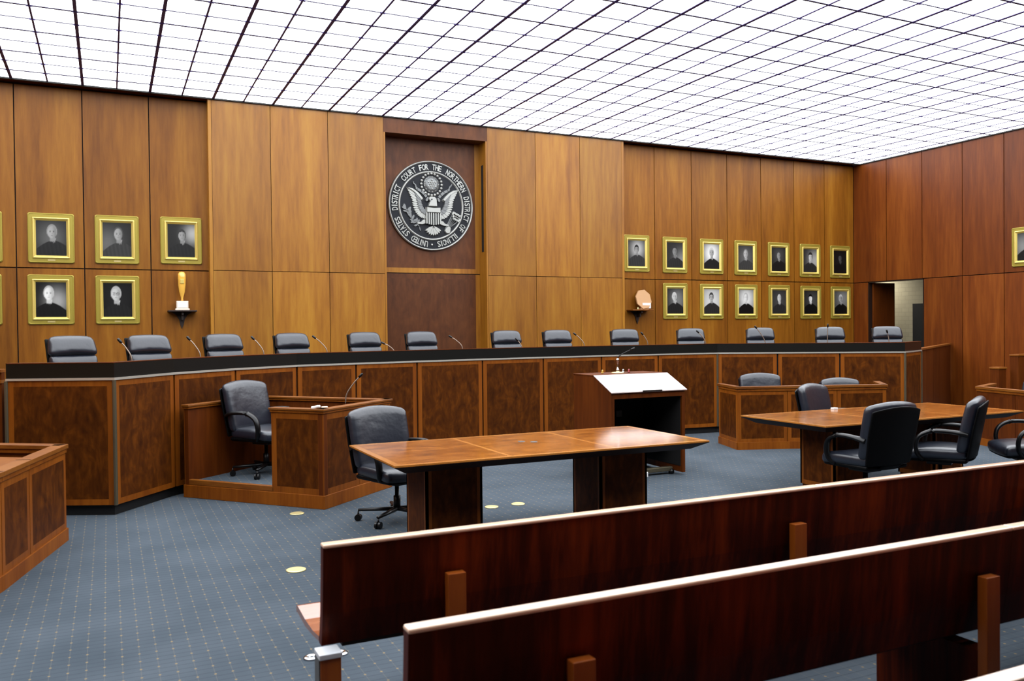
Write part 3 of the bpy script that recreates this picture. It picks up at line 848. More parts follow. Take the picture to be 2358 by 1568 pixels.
# left desk by the camera side
t = enclosure('jury_enclosure', [(-3.1, 4.6), (-2.0, 4.95), (-1.2, 5.45), (-.83, 6.0), (-.655, 6.52), (-.53, 7.04), (-.33, 7.86), (-1.9, 9.0)], .79, 'curved wooden enclosure at the left edge with an orange desk inside', 'enclosure', [1, 1, 1, 1, 1, 1, 2], rail_w=(-.09, .02))
MB().prism([(-3.0, 4.75), (-2.05, 5.07), (-1.3, 5.6), (-.95, 6.1), (-.78, 6.6), (-.66, 7.1), (-.5, 7.72), (-1.9, 8.7), (-2.6, 8.0)], .68, .71).build('desk', 'rail', t)
t = enclosure('jury_rail', [(11.78, 8.28), (11.05, 7.98), (10.65, 6.6), (10.5, 5.4)], .82, 'dark wooden jury rail at the right edge, beyond the right-hand table', 'rail', [1, 2, 1], dark=True)
def tier(x0, x1, y0, y1, z, label):
    t = thing('tier_end_panel', ((x0 + x1) / 2, (y0 + y1) / 2, 0), label=label, cat='panel', world=True)
    MB().box(x0, x1, y0, y1, 0, z - .03, 0, x0).build('panel', 'side', t)
    MB().box(x0 - .012, x1 + .012, y0 - .012, y1 + .012, z - .03, z).build('cap', 'rail', t, .004)
tier(13.2, 13.38, 9.14, 9.3, .98, 'short stepped wooden post behind the jury rail')
tier(13.48, 14.7, 9.0, 9.14, 1.19, 'tallest stepped wooden panel behind the jury rail, at the right edge')

# ------------------------------------------------------------------ pews
def make_pew(y, x0=.745, x1=8.6, label='', first=False):
    t = thing('pew', (x0, y, 0), label=label, cat='pew', group='rows of wooden pews', world=True)
    zt, zb2, thk = .85, .45, .042
    prof = [(0.0, zt), (.010, .72), (.026, .58), (.052, zb2)]
    mb = MB(); n = len(prof)
    segx = [x0, x0 + 2.6, x0 + 5.2, x1]
    for i in range(3):
        xa, xb = segx[i] + (.0008 if i else 0), segx[i + 1] - .0008
        out = [(y + a, z) for a, z in prof]; inn = [(y + a + thk, z) for a, z in prof]
        ring = out + inn[::-1]; k = len(ring)
        vs = [(xa, a, z) for a, z in ring] + [(xb, a, z) for a, z in ring]
        fs = [(j, j + k, (j + 1) % k + k, (j + 1) % k) for j in range(k)] + [tuple(range(k)), tuple(range(k, 2 * k))[::-1]]
        fs = [f[::-1] for f in fs]
        mb.add(vs, fs, 0, 0.0)
    mb.build('backrest', 'pew', t)
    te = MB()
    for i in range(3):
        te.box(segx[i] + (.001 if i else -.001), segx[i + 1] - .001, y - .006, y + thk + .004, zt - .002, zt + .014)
    te.build('top_edge', 'pew_edge_glare', t, .006)
    # seat: gently dished slab
    sy = [y + .098, y + .2, y + .36, y + .52, y + .55]; sz = [.475, .462, .462, .474, .468]
    vs = []
    for xx in (x0, x1):
        for a, b_ in zip(sy, sz): vs.append((xx, a, b_))
        for a, b_ in list(zip(sy, sz))[::-1]: vs.append((xx, a, b_ - (.02 if a < y + .25 else .03)))
    k = 10
    fs = [(j, (j + 1) % k, (j + 1) % k + k, j + k) for j in range(k)] + [tuple(range(k))[::-1], tuple(range(k, 2 * k))]
    MB().add(vs, fs).build('seat', 'pew_seat', t)
    MB().box(x0 + .1, x1 - .1, y + .12, y + .5, .41, .43).build('seat_bearer', 'plinth', t)
    x = 1.25
    while x < x1 - .2:
        l = MB(); l.box(x, x + .08, y - .04, y + .002, 0, .69, 0, x); l.box(x, x + .08, y + .002, y + .5, 0, .39, 1, x)
        l.build('support_leg', ['pew_post', 'pew'], t, .003)
        x += 1.88
    e = MB().box(x0 - .035, x0 + .045, y - .085, y - .0, 0, .445, 0, 2).build('end_post', 'pew_post', t, .002)
    MB().box(x0 - .04, x0 + .05, y - .09, y + .003, .445, .467).build('metal_cap', 'cap', e, .004)
    MB().box(x0 - .040, x0 - .0355, y - .08, y - .005, 0, .445).build('metal_side', 'grey', e)
    return t
make_pew(3.30, label='dark glossy wooden pew nearest the tables, with its seat end showing at left')
make_pew(2.26, label='dark wooden pew in the middle of the three rows')
make_pew(1.29, label='dark wooden pew nearest the camera, only its top edge showing bottom right')

# ------------------------------------------------------------------ floor discs
dl = ['brass floor disc in front of the witness box', 'brass floor disc nearest the camera, left of the first pew', 'brass floor disc beside the left table pedestal', 'brass floor disc under the table between its pedestals']
for (x, y, r_), lab in zip([(1.561, 7.97, .066), (1.181, 6.09, .07), (3.275, 7.373, .066), (3.559, 7.379, .066)], dl):
    tag(MB().lathe([(r_, .0), (r_, .006), (r_ * .9, .009), (r_ * .55, .007), (0, .007)], (x, y, 0), 24).build('floor_outlet', 'brass'), lab, 'floor outlet', 'round brass floor outlets')
for (x, y), lab in (((.93, 4.415), 'small chrome ring on the carpet left of the pew end post'), ((1.075, 4.406), 'small chrome ring on the carpet right of the pew end post')):
    mb = MB(); mb.lathe([(.012, .004), (.014, .010), (.03, .012), (.042, .008), (.044, 0)], (x, y, 0), 20, 0); mb.lathe([(.013, .001), (.013, .006)], (x, y, 0), 12, 1)
    tag(mb.build('floor_ring', ['chrome', 'plinth']), lab, 'floor fitting', 'chrome rings by the pew')

# ------------------------------------------------------------------ portraits
def rrect(hw_, hh, r, n=4):
    pts = []
    for cx, cz, a0 in ((hw_ - r, hh - r, 0), (-hw_ + r, hh - r, 90), (-hw_ + r, -hh + r, 180), (hw_ - r, -hh + r, 270)):
        for k in range(n + 1):
            a = radians(a0 + 90 * k / n); pts.append((cx + r * cos(a), cz + r * sin(a)))
    return pts
def rings(mb, rl, m=0):
    """rl: list of (halfw, halfh, corner, depth towards viewer -y)"""
    allp = [[(x, -d, z) for x, z in rrect(a, b_, c)] for a, b_, c, d in rl]
    n = len(allp[0]); vs = [p for r_ in allp for p in r_]; fs = []
    for i in range(len(allp) - 1):
        for j in range(n):
            fs.append((i * n + j, (i + 1) * n + j, (i + 1) * n + (j + 1) % n, i * n + (j + 1) % n))
    return mb.add(vs, [f[::-1] for f in fs], m)
PW, PH = .205, .265
def make_frame():
    t = thing('framed_portrait', (0, 0, 0))
    f_ = MB(); rings(f_, [(.308, .372, .03, 0), (.312, .376, .03, .006), (.312, .376, .03, .018), (.303, .367, .028, .026), (.296, .360, .026, .026), (.292, .356, .026, .022), (.25, .31, .012, .022)])
    f_.build('frame', 'gold', t)
    f_ = MB(); rings(f_, [(.252, .312, .01, .021), (.246, .306, .008, .038), (.236, .296, .006, .044), (.228, .288, .004, .040), (PW - .002, PH - .002, .003, .012)])
    f_.build('inner_moulding', 'gold_hi', t)
    f_ = MB(); f_.box(-.05, .05, -.027, -.021, -.345, -.322); f_.build('nameplate', 'nameplate', t)
    return t
def sm(a, b_, x):
    t = max(0, min(1, (x - a) / (b_ - a))); return t * t * (3 - 2 * t)
def paint(u, v, P):
    """black and white studio portrait: u,v in -1..1 (v up); P: parameters"""
    hx, hy, hr = P['hx'], P['hy'], P['hr']
    gx, gy = P['glow']
    g_ = P['bg0'] + (P['bg1'] - P['bg0']) * math.exp(-((u - gx) ** 2 + (v - gy) ** 2 * .8) / P['gs'])
    c = g_
    # robe: shoulders
    cx = hx + P['lean'] * .35
    sh = hy - hr * 1.25 - .05
    top = sh - .36 * (abs(u - cx) / .85) ** 1.7
    k = sm(top + .03, top - .03, v)
    fold = .012 * sin(u * 23 + v * 4) * P['robe'] * 12
    c = c * (1 - k) + (P['robe'] + fold) * k
    # collar
    d = abs((u - cx) + (v - sh) * P['lean'] * .4)
    k = sm(.16, .11, d + (sh + .06 - v) * .45) * sm(sh - .34, sh - .28, v) * sm(sh + .2, sh + .1, v)
    c = c * (1 - k) + P['shirt'] * k
    k = sm(.045, .02, d) * sm(sh - .42, sh - .36, v) * sm(sh + .02, sh - .04, v)
    c = c * (1 - k) + P['robe'] * k
    # neck
    k = sm(hr * .5, hr * .36, abs(u - hx - P['lean'] * .1)) * sm(hy - hr * 1.7, hy - hr * 1.4, v) * sm(hy, hy - .1, v)
    c = c * (1 - k) + P['face'] * .7 * k
    # head
    ex, ey = (u - hx) / (hr * .78), (v - hy) / (hr * 1.12)
    rr = sqrt(ex * ex + ey * ey)
    hk = sm(1.16, 1.04, sqrt(((u - hx) / (hr * .80)) ** 2 + ((v - hy - hr * .12) / (hr * 1.12)) ** 2)) * sm(-.5, .1, ey + abs(ex) * .3)
    c = c * (1 - hk) + P['hair'] * hk
    k = sm(1.0, .88, rr + max(0, ey - P['hl']) * 1.6)
    li = P['face'] * (1 - .45 * sm(-.2, .9, ex * P['lit'])) * (1 - .12 * ey * ey)
    c = c * (1 - k) + li * k
    for s_ in (-1, 1):
        q = sm(.2, .08, abs(ex - s_ * .36)) * sm(.13, .05, abs(ey - .08))
        c *= 1 - .6 * q
        q = sm(.26, .12, abs(ex - s_ * .36)) * sm(.07, .02, abs(ey - .27))
        c *= 1 - .35 * q
        if P.get('specs'):
            q = abs(sqrt(((ex - s_ * .38) / .3) ** 2 + ((ey - .08) / .22) ** 2) - 1)
            c *= 1 - .6 * sm(.22, .08, q)
    c *= 1 - .3 * sm(.12, .04, abs(ex - .06 * P['lit'])) * sm(.14, .04, abs(ey + .22))
    c *= 1 - .45 * sm(.3, .15, abs(ex)) * sm(.07, .02, abs(ey + .5))
    return max(.004, min(.9, c))
def portrait_print(P):
    nx, ny = 44, 56
    vs = [(-PW + 2 * PW * i / nx, -.012, -PH + 2 * PH * j / ny) for j in range(ny + 1) for i in range(nx + 1)]
    fs = [(j * (nx + 1) + i, j * (nx + 1) + i + 1, (j + 1) * (nx + 1) + i + 1, (j + 1) * (nx + 1) + i) for j in range(ny) for i in range(nx)]
    me = bpy.data.meshes.new('photograph'); me.from_pydata(vs, [], fs)
    ca = me.color_attributes.new('tone', 'FLOAT_COLOR', 'POINT')
    buf = []
    for x, y, z in vs:
        c = paint(x / PW, z / PH * 1.15, P); buf += [c * .72, c * .715, c * .69, 1]
    ca.data.foreach_set('color', buf)
    me.materials.append(M['print'])
    o = bpy.data.objects.new('photograph', me); COL.objects.link(o)
    return o
def PP(**k):
    d = dict(hx=0, hy=.32, hr=.3, glow=(.3, .1), bg0=.03, bg1=.16, gs=.8, lean=.2, robe=.018, shirt=.35, face=.3, hair=.1, hl=.5, lit=1)
    d.update(k); d['hr'] *= 1.22; d['hy'] += .04; d['face'] = min(.9, d['face'] * 1.2); d['bg0'] *= .7; return d
fr_list = [
 # x, z centre, wall, params, label
 (-1.702, 3.142, 'f', PP(), 'gold-framed portrait cut by the left edge of the photo, upper row'),
 (-.752, 3.142, 'f', PP(hx=.05, hy=.35, hr=.32, bg1=.12, glow=(0, 0), hair=.28, hl=2, lean=.3, face=.33), 'gold-framed portrait of a balding person, upper row, first whole one at left'),
 (.152, 3.150, 'f', PP(hx=.08, hy=.32, hr=.31, glow=(-.7, -.3), bg1=.13, hair=.08, hl=1.4, lean=.35, robe=.04, face=.3), 'gold-framed portrait in grey tones, upper row, middle of three at left'),
 (1.087, 3.167, 'f', PP(hx=.05, hy=.3, hr=.28, glow=(.85, .5), bg1=.45, gs=.35, hair=.04, hl=.6, face=.28), 'gold-framed portrait directly above the amber trophy'),
 (-1.72, 2.212, 'f', PP(), 'gold-framed portrait cut by the left edge of the photo, lower row'),
 (-.768, 2.212, 'f', PP(hx=-.15, hy=.34, hr=.33, glow=(.4, -.1), bg1=.4, gs=.5, bg0=.008, hair=.5, hl=2, face=.75, shirt=.75, robe=.006, lean=.2), 'gold-framed portrait of a bright-faced balding person in a black robe, lower row at left'),
 (.148, 2.212, 'f', PP(hx=-.12, hy=.34, hr=.34, glow=(0, 0), bg0=.006, bg1=.012, hair=.45, hl=.7, face=.5, shirt=.7, robe=.012, lean=.4, specs=1), 'gold-framed portrait of a person with glasses on black ground, left of the trophy'),
 (9.80, 3.212, 'f', PP(glow=(.1, .4), bg1=.55, bg0=.04, gs=.5, hair=.02, hl=.4, face=.3, robe=.03, hr=.26, specs=1), 'gold-framed portrait above the octagonal award, pale glow behind dark hair'),
 (10.755, 3.204, 'f', PP(hx=-.02, glow=(.9, -.6), bg1=.25, bg0=.03, hair=.03, hl=.6, face=.2, robe=.02, hr=.3, hy=.3), 'gold-framed dim grey portrait, upper right row, second from left'),
 (11.714, 3.198, 'f', PP(glow=(0, .3), bg1=.95, bg0=.05, gs=1.0, hair=.6, hl=.5, face=.35, robe=.01, shirt=.8, hr=.3, hy=.32), 'gold-framed portrait with bright white backdrop and white hair, upper right row'),
 (12.645, 3.194, 'f', PP(glow=(0, 0), bg1=.12, bg0=.05, hair=.2, hl=1.6, face=.4, robe=.04, hr=.3), 'gold-framed portrait in mid grey, upper right row, fourth from left'),
 (13.587, 3.186, 'f', PP(glow=(0, .4), bg1=.06, bg0=.01, hair=.06, hl=.8, face=.25, robe=.008, hr=.26), 'gold-framed dark portrait, upper right row, fifth from left'),
 (14.523, 3.180, 'f', PP(hx=.05, glow=(.7, 0), bg1=.4, bg0=.03, hair=.02, hl=.4, face=.5, robe=.02, hr=.3, lean=-.2, shirt=.6), 'gold-framed portrait of a dark-haired person on pale backdrop, upper row, second from corner'),
 (15.453, 3.173, 'f', PP(glow=(0, 0), bg1=.01, bg0=.006, hair=.01, hl=.6, face=.07, robe=.005, shirt=.1, hr=.26), 'gold-framed portrait almost black, upper row beside the room corner'),
 (10.757, 2.24, 'f', PP(hx=-.12, hy=.34, hr=.28, glow=(.3, .1), bg1=.2, hair=.6, hl=.3, face=.5, shirt=.7, robe=.012, lean=.3), 'gold-framed portrait of a white-haired person, lower right row, first from left'),
 (11.710, 2.235, 'f', PP(hx=-.05, hy=.36, hr=.28, glow=(0, 0), bg1=.7, bg0=.3, gs=2, hair=.05, hl=.4, face=.4, robe=.02, specs=1), 'gold-framed portrait of a dark-haired person with glasses on pale backdrop, lower right row'),
 (12.654, 2.234, 'f', PP(hx=-.05, hy=.34, hr=.3, glow=(0, .3), bg1=.85, bg0=.2, gs=.9, hair=.5, hl=.8, face=.7, robe=.004, shirt=.8), 'gold-framed portrait of a smiling grey-haired person, lower right row, third from left'),
 (13.597, 2.234, 'f', PP(hx=.0, hy=.34, hr=.3, glow=(0, 0), bg1=.06, bg0=.04, hair=.05, hl=1.5, face=.55, robe=.02, shirt=.6), 'gold-framed portrait of a balding person on dark grey, lower right row, fourth from left'),
 (14.536, 2.228, 'f', PP(hx=-.05, hy=.34, hr=.27, glow=(.3, .1), bg1=.07, bg0=.02, hair=.004, hl=.4, face=.75, robe=.003, shirt=.7, lit=-1), 'gold-framed portrait of a black-haired person with a bright face, lower right row'),
 (15.466, 2.226, 'f', PP(hx=0, hy=.35, hr=.28, glow=(.4, .4), bg1=.25, bg0=.1, hair=.6, hl=.5, face=.35, robe=.004, shirt=.6), 'gold-framed portrait of a white-haired person in black, lower row beside the corner'),
 (10.42, 3.17, 'r', PP(hx=.0, glow=(-.4, 0), bg1=.25, hair=.01, face=.4, robe=.01), 'gold-framed portrait alone on the right-hand wall, at the edge of the photo'),
]
proto_f = make_frame()
for i, (a, z, wl, P, lab) in enumerate(fr_list):
    o = proto_f if i == 0 else bpy.data.objects.new('framed_portrait', None)
    if i:
        COL.objects.link(o)
        for ch in proto_f_children:
            c = ch.copy(); COL.objects.link(c); c.parent = o
    else:
        proto_f_children = list(proto_f.children)
    pr = portrait_print(P); pr.parent = o
    if wl == 'f': o.location = (a, YR, z)
    else: o.location = (XR, a, z); o.rotation_euler = (0, 0, -pi / 2)
    tag(o, lab, 'portrait', 'gold-framed portraits of judges')

# ------------------------------------------------------------------ bracket shelves, trophy and award
def bracket(cx, z, wd, label, m_):
    t = thing('bracket_shelf', (cx, YR, z), label=label, cat='shelf', group='wall bracket shelves', world=True)
    MB().box(cx - wd / 2, cx + wd / 2, YR - .24, YR, z - .022, z, 0, 1).build('shelf', m_, t, .004)
    q = [(cx - wd * .36, z - .022), (cx - wd * .2, z - .07), (cx - wd * .1, z - .14), (cx - .02, z - .24), (cx, z - .29), (cx + .02, z - .24), (cx + wd * .1, z - .14), (cx + wd * .2, z - .07), (cx + wd * .36, z - .022)]
    n = len(q); vs = [(x, YR - .02, zz) for x, zz in q] + [(x, YR, zz) for x, zz in q]
    vs += [(cx, YR - .19, z - .022), (cx, YR - .16, z - .08), (cx, YR - .08, z - .16), (cx, YR - .02, z - .26)]
    fs = [tuple(range(n)), tuple(range(n, 2 * n))[::-1]] + [(i, i + n, (i + 1) % n + n, (i + 1) % n) for i in range(n)]
    mb = MB().add(vs[:2 * n], [f[::-1] for f in fs])
    mb.prism([(cx - .015, YR - .19), (cx + .015, YR - .19), (cx + .015, YR - .02), (cx - .015, YR - .02)], z - .07, z - .022)
    mb.prism([(cx - .015, YR - .13), (cx + .015, YR - .13), (cx + .015, YR - .02), (cx - .015, YR - .02)], z - .15, z - .07)
    mb.build('bracket', 'walnut', t)
bracket(1.078, 2.045, .43, 'dark bracket shelf on the wall holding the amber trophy', 'walnut')
bracket(9.80, 2.06, .5, 'wooden bracket shelf on the wall holding the octagonal award', 'rail')
ty = YR - .12
t = thing('trophy', (1.078, ty, 2.045), label='tall amber glass trophy on a white block, on the left bracket', cat='trophy', world=True)
mb = MB(); mb.box(.973, 1.183, ty - .07, ty + .07, 2.046, 2.075); mb.box(.99, 1.166, ty - .06, ty + .06, 2.075, 2.195)
mb.build('base', 'marble', t, .004)
MB().box(1.005, 1.15, ty - .064, ty - .06, 2.09, 2.18).build('plaque', 'paper', t)
MB().lathe([(.02, .15), (.016, .19), (.022, .22), (.045, .30), (.056, .40), (.060, .52), (.058, .58), (.04, .61), (0, .618)], (1.078, ty, 2.045), 18).build('body', 'amber', t)
MB().box(1.05, 1.106, ty - .064, ty - .05, 2.47, 2.545).build('emblem', 'gold_hi', t, .004)
ax, az = 9.88, 2.065
t = thing('octagonal_award', (ax, YR - .12, az), rz=0, label='tan octagonal glass award with a white card, on the right bracket', cat='award', world=True)
vs = []; R8 = .19
for dy_ in (-.02, .02):
    for k in range(8):
        a = pi / 8 + k * pi / 4 + .12
        vs.append((ax + R8 * cos(a), YR - .12 + dy_ + .05 * sin(a), az + .205 + R8 * 1.08 * sin(a)))
MB().add(vs, [tuple(range(8)), tuple(range(8, 16))[::-1]] + [(k, k + 8, (k + 1) % 8 + 8, (k + 1) % 8) for k in range(8)]).build('plate', 'tan', t, .006)
MB().box(ax - .05, ax + .15, YR - .17, YR - .16, az + .02, az + .13).build('card', 'paper', t)
MB().box(ax - .08, ax + .1, YR - .17, YR - .07, az - .004, az + .03).build('foot', 'tan', t, .004)
tag(MB().lathe([(.012, 0), (.014, .02), (.006, .03), (.012, .045), (0, .05)], (9.70, YR - .19, 2.06), 10).build('brass_ornament', 'brass'), 'tiny brass ornament on the right bracket, left of the award', 'ornament')

# ------------------------------------------------------------------ the seal
SX, SZ, SR = 5.39, 3.965, .822
SY = YN
seal = thing('court_seal', (SX, SY, SZ), label='large round dark seal with pewter eagle and lettering, in the niche', cat='seal', world=True)
MB().lathe([(SR, 0), (SR, .03), (SR * .99, .035), (0, .035)], (SX, SY, SZ), 96, axis='y', smooth=False).build('backing_disc', 'seal_dark', seal)
def ringm(r0, r1, h):
    n = 96; prof = [(r0, .034), (r0 + (r1 - r0) * .15, h * .8), (r0 + (r1 - r0) * .35, h), (r0 + (r1 - r0) * .7, h), (r1 - (r1 - r0) * .1, h * .7), (r1, .034)]
    vs = []; k = len(prof)
    for r_, d in prof:
        for j in range(n):
            a = 2 * pi * j / n; vs.append((SX + r_ * cos(a), SY - d, SZ + r_ * sin(a)))
    fs = [(i * n + j, i * n + (j + 1) % n, (i + 1) * n + (j + 1) % n, (i + 1) * n + j) for i in range(k - 1) for j in range(n)]
    return MB().add(vs, fs, 0, 0, True)
ringm(SR * .955, SR * 1.0, .065).build('outer_rim', 'seal_metal', seal)
ringm(SR * .725, SR * .775, .06).build('inner_rim', 'seal_metal', seal)
FZ = .036
def UV(px, py): return ((px - 737) / 655 * SR, (780 - py) / 695 * SR)
def plate(mb, pts, h=.02, m_=0, base=FZ):
    """raised flat shape; pts in metres on the seal plane"""
    ar = sum(pts[i][0] * pts[(i + 1) % len(pts)][1] - pts[(i + 1) % len(pts)][0] * pts[i][1] for i in range(len(pts)))
    if ar < 0: pts = pts[::-1]
    n = len(pts); cx = sum(p[0] for p in pts) / n; cz = sum(p[1] for p in pts) / n
    vs = [(SX + x, SY - base, SZ + z) for x, z in pts] + [(SX + cx + (x - cx) * .86, SY - base - h, SZ + cz + (z - cz) * .86) for x, z in pts]
    fs = [tuple(range(n, 2 * n))] + [(i, (i + 1) % n, (i + 1) % n + n, i + n) for i in range(n)]
    return mb.add(vs, fs, m_)
def leaf(mb, A, B, wd, h=.018, m_=0, base=FZ, w1=.5):
    ax_, az_ = A; bx2, bz2 = B; dx, dz = bx2 - ax_, bz2 - az_; l = hypot(dx, dz) or 1; nx, nz = -dz / l, dx / l
    P_ = lambda t, k: (ax_ + dx * t + nx * wd * k, az_ + dz * t + nz * wd * k)
    return plate(mb, [P_(0, -.25), P_(w1, -.5), P_(.85, -.42), P_(1, 0), P_(.85, .42), P_(w1, .5), P_(0, .25)], h, m_, base)
# lettering
words = [('UNITED', 9, 31), ('STATES', 42, 68), ('DISTRICT', 83, 116), ('COURT', 131, 152), ('FOR', 163, 173), ('THE', 184, 194), ('NORTHERN', 207, 243), ('DISTRICT', 256, 289), ('OF', 300, 306), ('ILLINOIS', 318, 349)]
cache = {}
def glyph(ch):
    if ch in cache: return cache[ch]
    cu = bpy.data.curves.new('glyph', 'FONT'); cu.body = ch; cu.extrude = .06; cu.offset = .018; cu.align_x = 'CENTER'; cu.resolution_u = 3
    o = bpy.data.objects.new('glyph', cu); COL.objects.link(o)
    dg = bpy.context.evaluated_depsgraph_get(); dg.update()
    me = bpy.data.meshes.new_from_object(o.evaluated_get(dg))
    vs = [tuple(v.co) for v in me.vertices]; fs = [tuple(p.vertices) for p in me.polygons]
    bpy.data.objects.remove(o); bpy.data.curves.remove(cu); bpy.data.meshes.remove(me)
    x0 = min(v[0] for v in vs); x1 = max(v[0] for v in vs); y0 = min(v[1] for v in vs); y1 = max(v[1] for v in vs)
    cache[ch] = ([((v[0] - (x0 + x1) / 2), (v[1] - y0) / (y1 - y0), v[2]) for v in vs], fs, x1 - x0)
    return cache[ch]
LH = .125 * SR * 1.05
for wd_, a0, a1 in words:
    n = len(wd_); let = MB()
    for i, ch in enumerate(wd_):
        ang = radians(a0 + (a1 - a0) * (i / (n - 1)))      # clockwise from straight down
        th = -pi / 2 - ang                                   # standard angle
        vs, fs, wch = glyph(ch)
        want = .092 if ch != 'I' else .03
        er = (cos(th), sin(th)); et = (sin(th), -cos(th))     # outward, clockwise tangent
        r0 = SR * .795
        out = []
        for x, y, z in vs:
            k = want * .78 / wch
            out.append((SX + er[0] * (r0 + y * LH) + et[0] * x * k * SR, SY - FZ - .008 - z * .12, SZ + er[1] * (r0 + y * LH) + et[1] * x * k * SR))
        let.add(out, fs)
    let.build('word', 'seal_metal', seal)
let = MB()
let.lathe([(.019, 0), (.019, .012), (.012, .02), (0, .021)], (SX, SY - FZ, SZ - SR * .865), 14, axis='y')
let.build('dot', 'seal_metal', seal)
def cr2(pts, t):
    P_ = [Vector((p[0], p[1], 0)) for p in pts]; s_ = t * (len(P_) - 1); i = min(int(s_), len(P_) - 2); return P_[i].lerp(P_[i + 1], s_ - i)
eg = MB()
out_l = [UV(*p) for p in [(345, 510), (385, 600), (425, 690), (436, 780), (460, 870), (510, 940), (560, 975), (620, 990)]]
root_l = [UV(*p) for p in [(590, 690), (575, 720), (580, 750), (600, 790), (620, 830), (640, 850), (650, 870), (655, 900)]]
mid_l = [UV(*p) for p in [(470, 590), (500, 650), (510, 720), (520, 790), (545, 850), (575, 890), (605, 910), (640, 930)]]
axm = UV(755, 0)[0]
for side_ in (0, 1):
    fl = (lambda p: (2 * axm - p[0], p[1] - .0)) if side_ else (lambda p: (p[0], p[1]))
    for k in range(17):
        t_ = k / 16
        a, b_ = cr2(mid_l, t_), cr2(out_l, t_)
        a2 = a.lerp(cr2(root_l, t_), .25)
        leaf(eg, fl(a2), fl(b_), .042, .02 + .006 * (k % 2), 0)
    for k in range(14):
        t_ = k / 13
        a, b_ = cr2(root_l, t_), cr2(mid_l, t_)
        leaf(eg, fl(a), fl(a.lerp(b_, 1.08)), .045, .034 + .005 * (k % 2), 1)
    # leading edge of the wing
    le = [UV(*p) for p in [(345, 508), (430, 520), (510, 570), (570, 630), (612, 690), (590, 712), (540, 660), (480, 590), (420, 550)]]
    plate(eg, [fl(p) for p in le], .045, 0)
# head, neck, body
plate(eg, [UV(*p) for p in [(675, 800), (690, 740), (710, 705), (690, 695), (680, 675), (690, 645), (730, 635), (780, 640), (810, 665), (815, 720), (820, 800)]], .06, 0)
plate(eg, [UV(*p) for p in [(690, 700), (700, 725), (715, 715), (725, 690)]], .07, 1)
plate(eg, [UV(*p) for p in [(712, 686), (728, 676), (744, 684), (728, 696)]], .004, 2, FZ + .06)
# legs
for P4 in ([(640, 990), (600, 1000), (570, 1035), (500, 1050), (505, 1075), (590, 1075), (640, 1060)], [(865, 1000), (905, 1010), (935, 1050), (1005, 1065), (1000, 1090), (915, 1085), (865, 1070)]):
    plate(eg, [UV(*p) for p in P4], .035, 0)
# tail
for k in range(9):
    a = radians(-90 + (k - 4) * 15)
    c0 = UV(757, 1095); leaf(eg, c0, (c0[0] + .185 * cos(a) * (1), c0[1] + .185 * sin(a)), .045, .03 + .006 * (k % 2), 0)
eg.build('eagle', ['seal_metal', 'seal_mid', 'seal_dark'], seal)
sh = MB()
x0, z1 = UV(640, 805); x1, z0 = UV(868, 892); _, zb3 = UV(0, 1070)
plate(sh, [(x0 - .005, z0), (x1 + .005, z0), (x1 + .005, z1), ((x0 + x1) / 2, z1 - .012), (x0 - .005, z1)], .055, 0, FZ + .02)
plate(sh, [(x0, zb3 + .01), ((x0 + x1) / 2, zb3 - .03), (x1, zb3 + .01), (x1, z0), (x0, z0)], .025, 1, FZ + .01)
nst = 7; ww = (x1 - x0) / (nst * 2 - 1)
for k in range(nst):
    xa = x0 + ww * 2 * k; zz = zb3 + .012 - .03 * (1 - abs((xa + ww / 2) - (x0 + x1) / 2) / ((x1 - x0) / 2))
    sh.box(SX + xa, SX + xa + ww, SY - FZ - .062, SY - FZ - .02, SZ + zz, SZ + z0, 0)
sh.build('shield', ['seal_metal', 'seal_dark'], seal)
gl = MB(); gc = UV(740, 450)
for k in range(20):
    a = 2 * pi * k / 20; c_ = (SX + gc[0] + .198 * cos(a), SY - FZ, SZ + gc[1] + .198 * sin(a))
    gl.lathe([(.027, 0), (.025, .018), (.016, .03), (0, .034)], c_, 10, 0, 'y')
gl.lathe([(.155, 0), (.15, .012), (.12, .016), (.115, .03), (.1, .034), (0, .034)], (SX + gc[0], SY - FZ, SZ + gc[1]), 28, 1, 'y')
for rr_, nn in ((0, 1), (.042, 6), (.078, 6)):
    for k in range(nn):
        a = 2 * pi * k / max(nn, 1) + (.52 if rr_ > .05 else 0)
        gl.lathe([(.018, 0), (.014, .012), (0, .016)], (SX + gc[0] + rr_ * cos(a), SY - FZ - .034, SZ + gc[1] + rr_ * sin(a)), 5, 0, 'y', False)
for k in range(13):
    a = 2 * pi * k / 13
    gl.lathe([(.016, 0), (0, .014)], (SX + gc[0] + .135 * cos(a), SY - FZ - .014, SZ + gc[1] + .135 * sin(a)), 6, 0, 'y', False)
gl.build('star_cluster', ['seal_metal', 'seal_mid'], seal)
rb = MB()
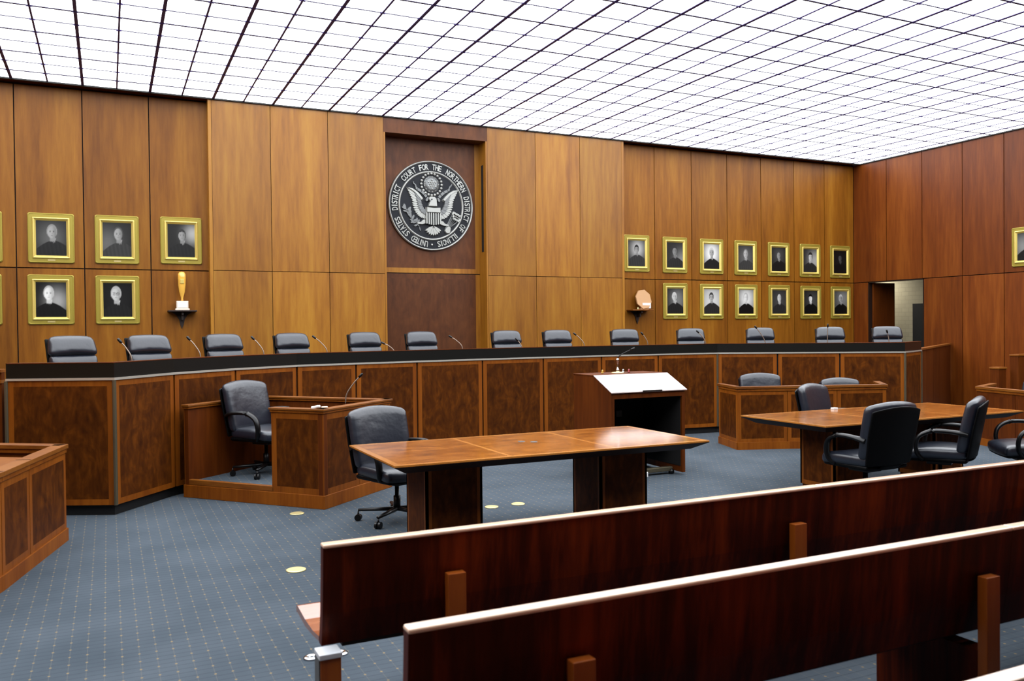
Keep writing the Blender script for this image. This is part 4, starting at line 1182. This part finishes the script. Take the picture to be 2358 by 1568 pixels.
for side_ in (0, 1):
    fl = (lambda p: (2 * axm - p[0], p[1])) if side_ else (lambda p: p)
    pr = [UV(*p) for p in [(660, 650), (630, 610), (580, 565), (520, 535), (495, 515), (500, 490), (480, 465), (455, 440), (465, 425)]]
    wds = [.05, .055, .055, .05, .035, .03, .025, .02, .012]
    for i in range(len(pr) - 1):
        a, b_ = pr[i], pr[i + 1]; dx, dz = b_[0] - a[0], b_[1] - a[1]; l = hypot(dx, dz); nx, nz = -dz / l, dx / l
        q = [(a[0] + nx * wds[i] / 2, a[1] + nz * wds[i] / 2), (b_[0] + nx * wds[i + 1] / 2, b_[1] + nz * wds[i + 1] / 2), (b_[0] - nx * wds[i + 1] / 2, b_[1] - nz * wds[i + 1] / 2), (a[0] - nx * wds[i] / 2, a[1] - nz * wds[i] / 2)]
        plate(rb, [fl(p) for p in q], .022 + .006 * (i % 2), 0)
    leaf(rb, fl(UV(680, 650)), fl(UV(650, 720)), .05, .03, 0)
rb.build('ribbon', 'seal_mid', seal)
br_ = MB()
stem = [UV(*p) for p in [(560, 1180), (545, 1110), (500, 1050), (440, 1020), (400, 950), (360, 880), (340, 840)]]
for i in range(len(stem) - 1): leaf(br_, stem[i], stem[i + 1], .022, .018, 1)
random.seed(5)
for k in range(24):
    t_ = .25 + .75 * k / 23; p = cr2(stem, t_); a = radians(random.choice([30, 80, 130, 170, 210, 60]) + random.uniform(-20, 20)); ll = random.uniform(.07, .11)
    leaf(br_, (p.x, p.y), (p.x + ll * cos(a), p.y + ll * sin(a)), .036, .02 + .012 * random.random(), 0)
br_.build('olive_branch', ['seal_mid', 'seal_mid'], seal)
ar_ = MB()
random.seed(9)
for k in range(13):
    off = (k - 6) * .011
    a = UV(985, 1120); b_ = UV(1115 + (k - 6) * 8, 905 + (k % 3) * 34 + (k - 6) * 4)
    leaf(ar_, (a[0] + off, a[1] + off * .5), b_, .016, .022, 1)
    leaf(ar_, (b_[0] - .02, b_[1] - .03), (b_[0] + .025, b_[1] + .035), .045, .036, 0)
leaf(ar_, UV(1010, 1090), UV(960, 1200), .12, .035, 0, FZ, .6)
ar_.build('arrow_bundle', ['seal_metal', 'seal_mid'], seal)

for o in bpy.data.objects:
    if '_w' in o: del o['_w']
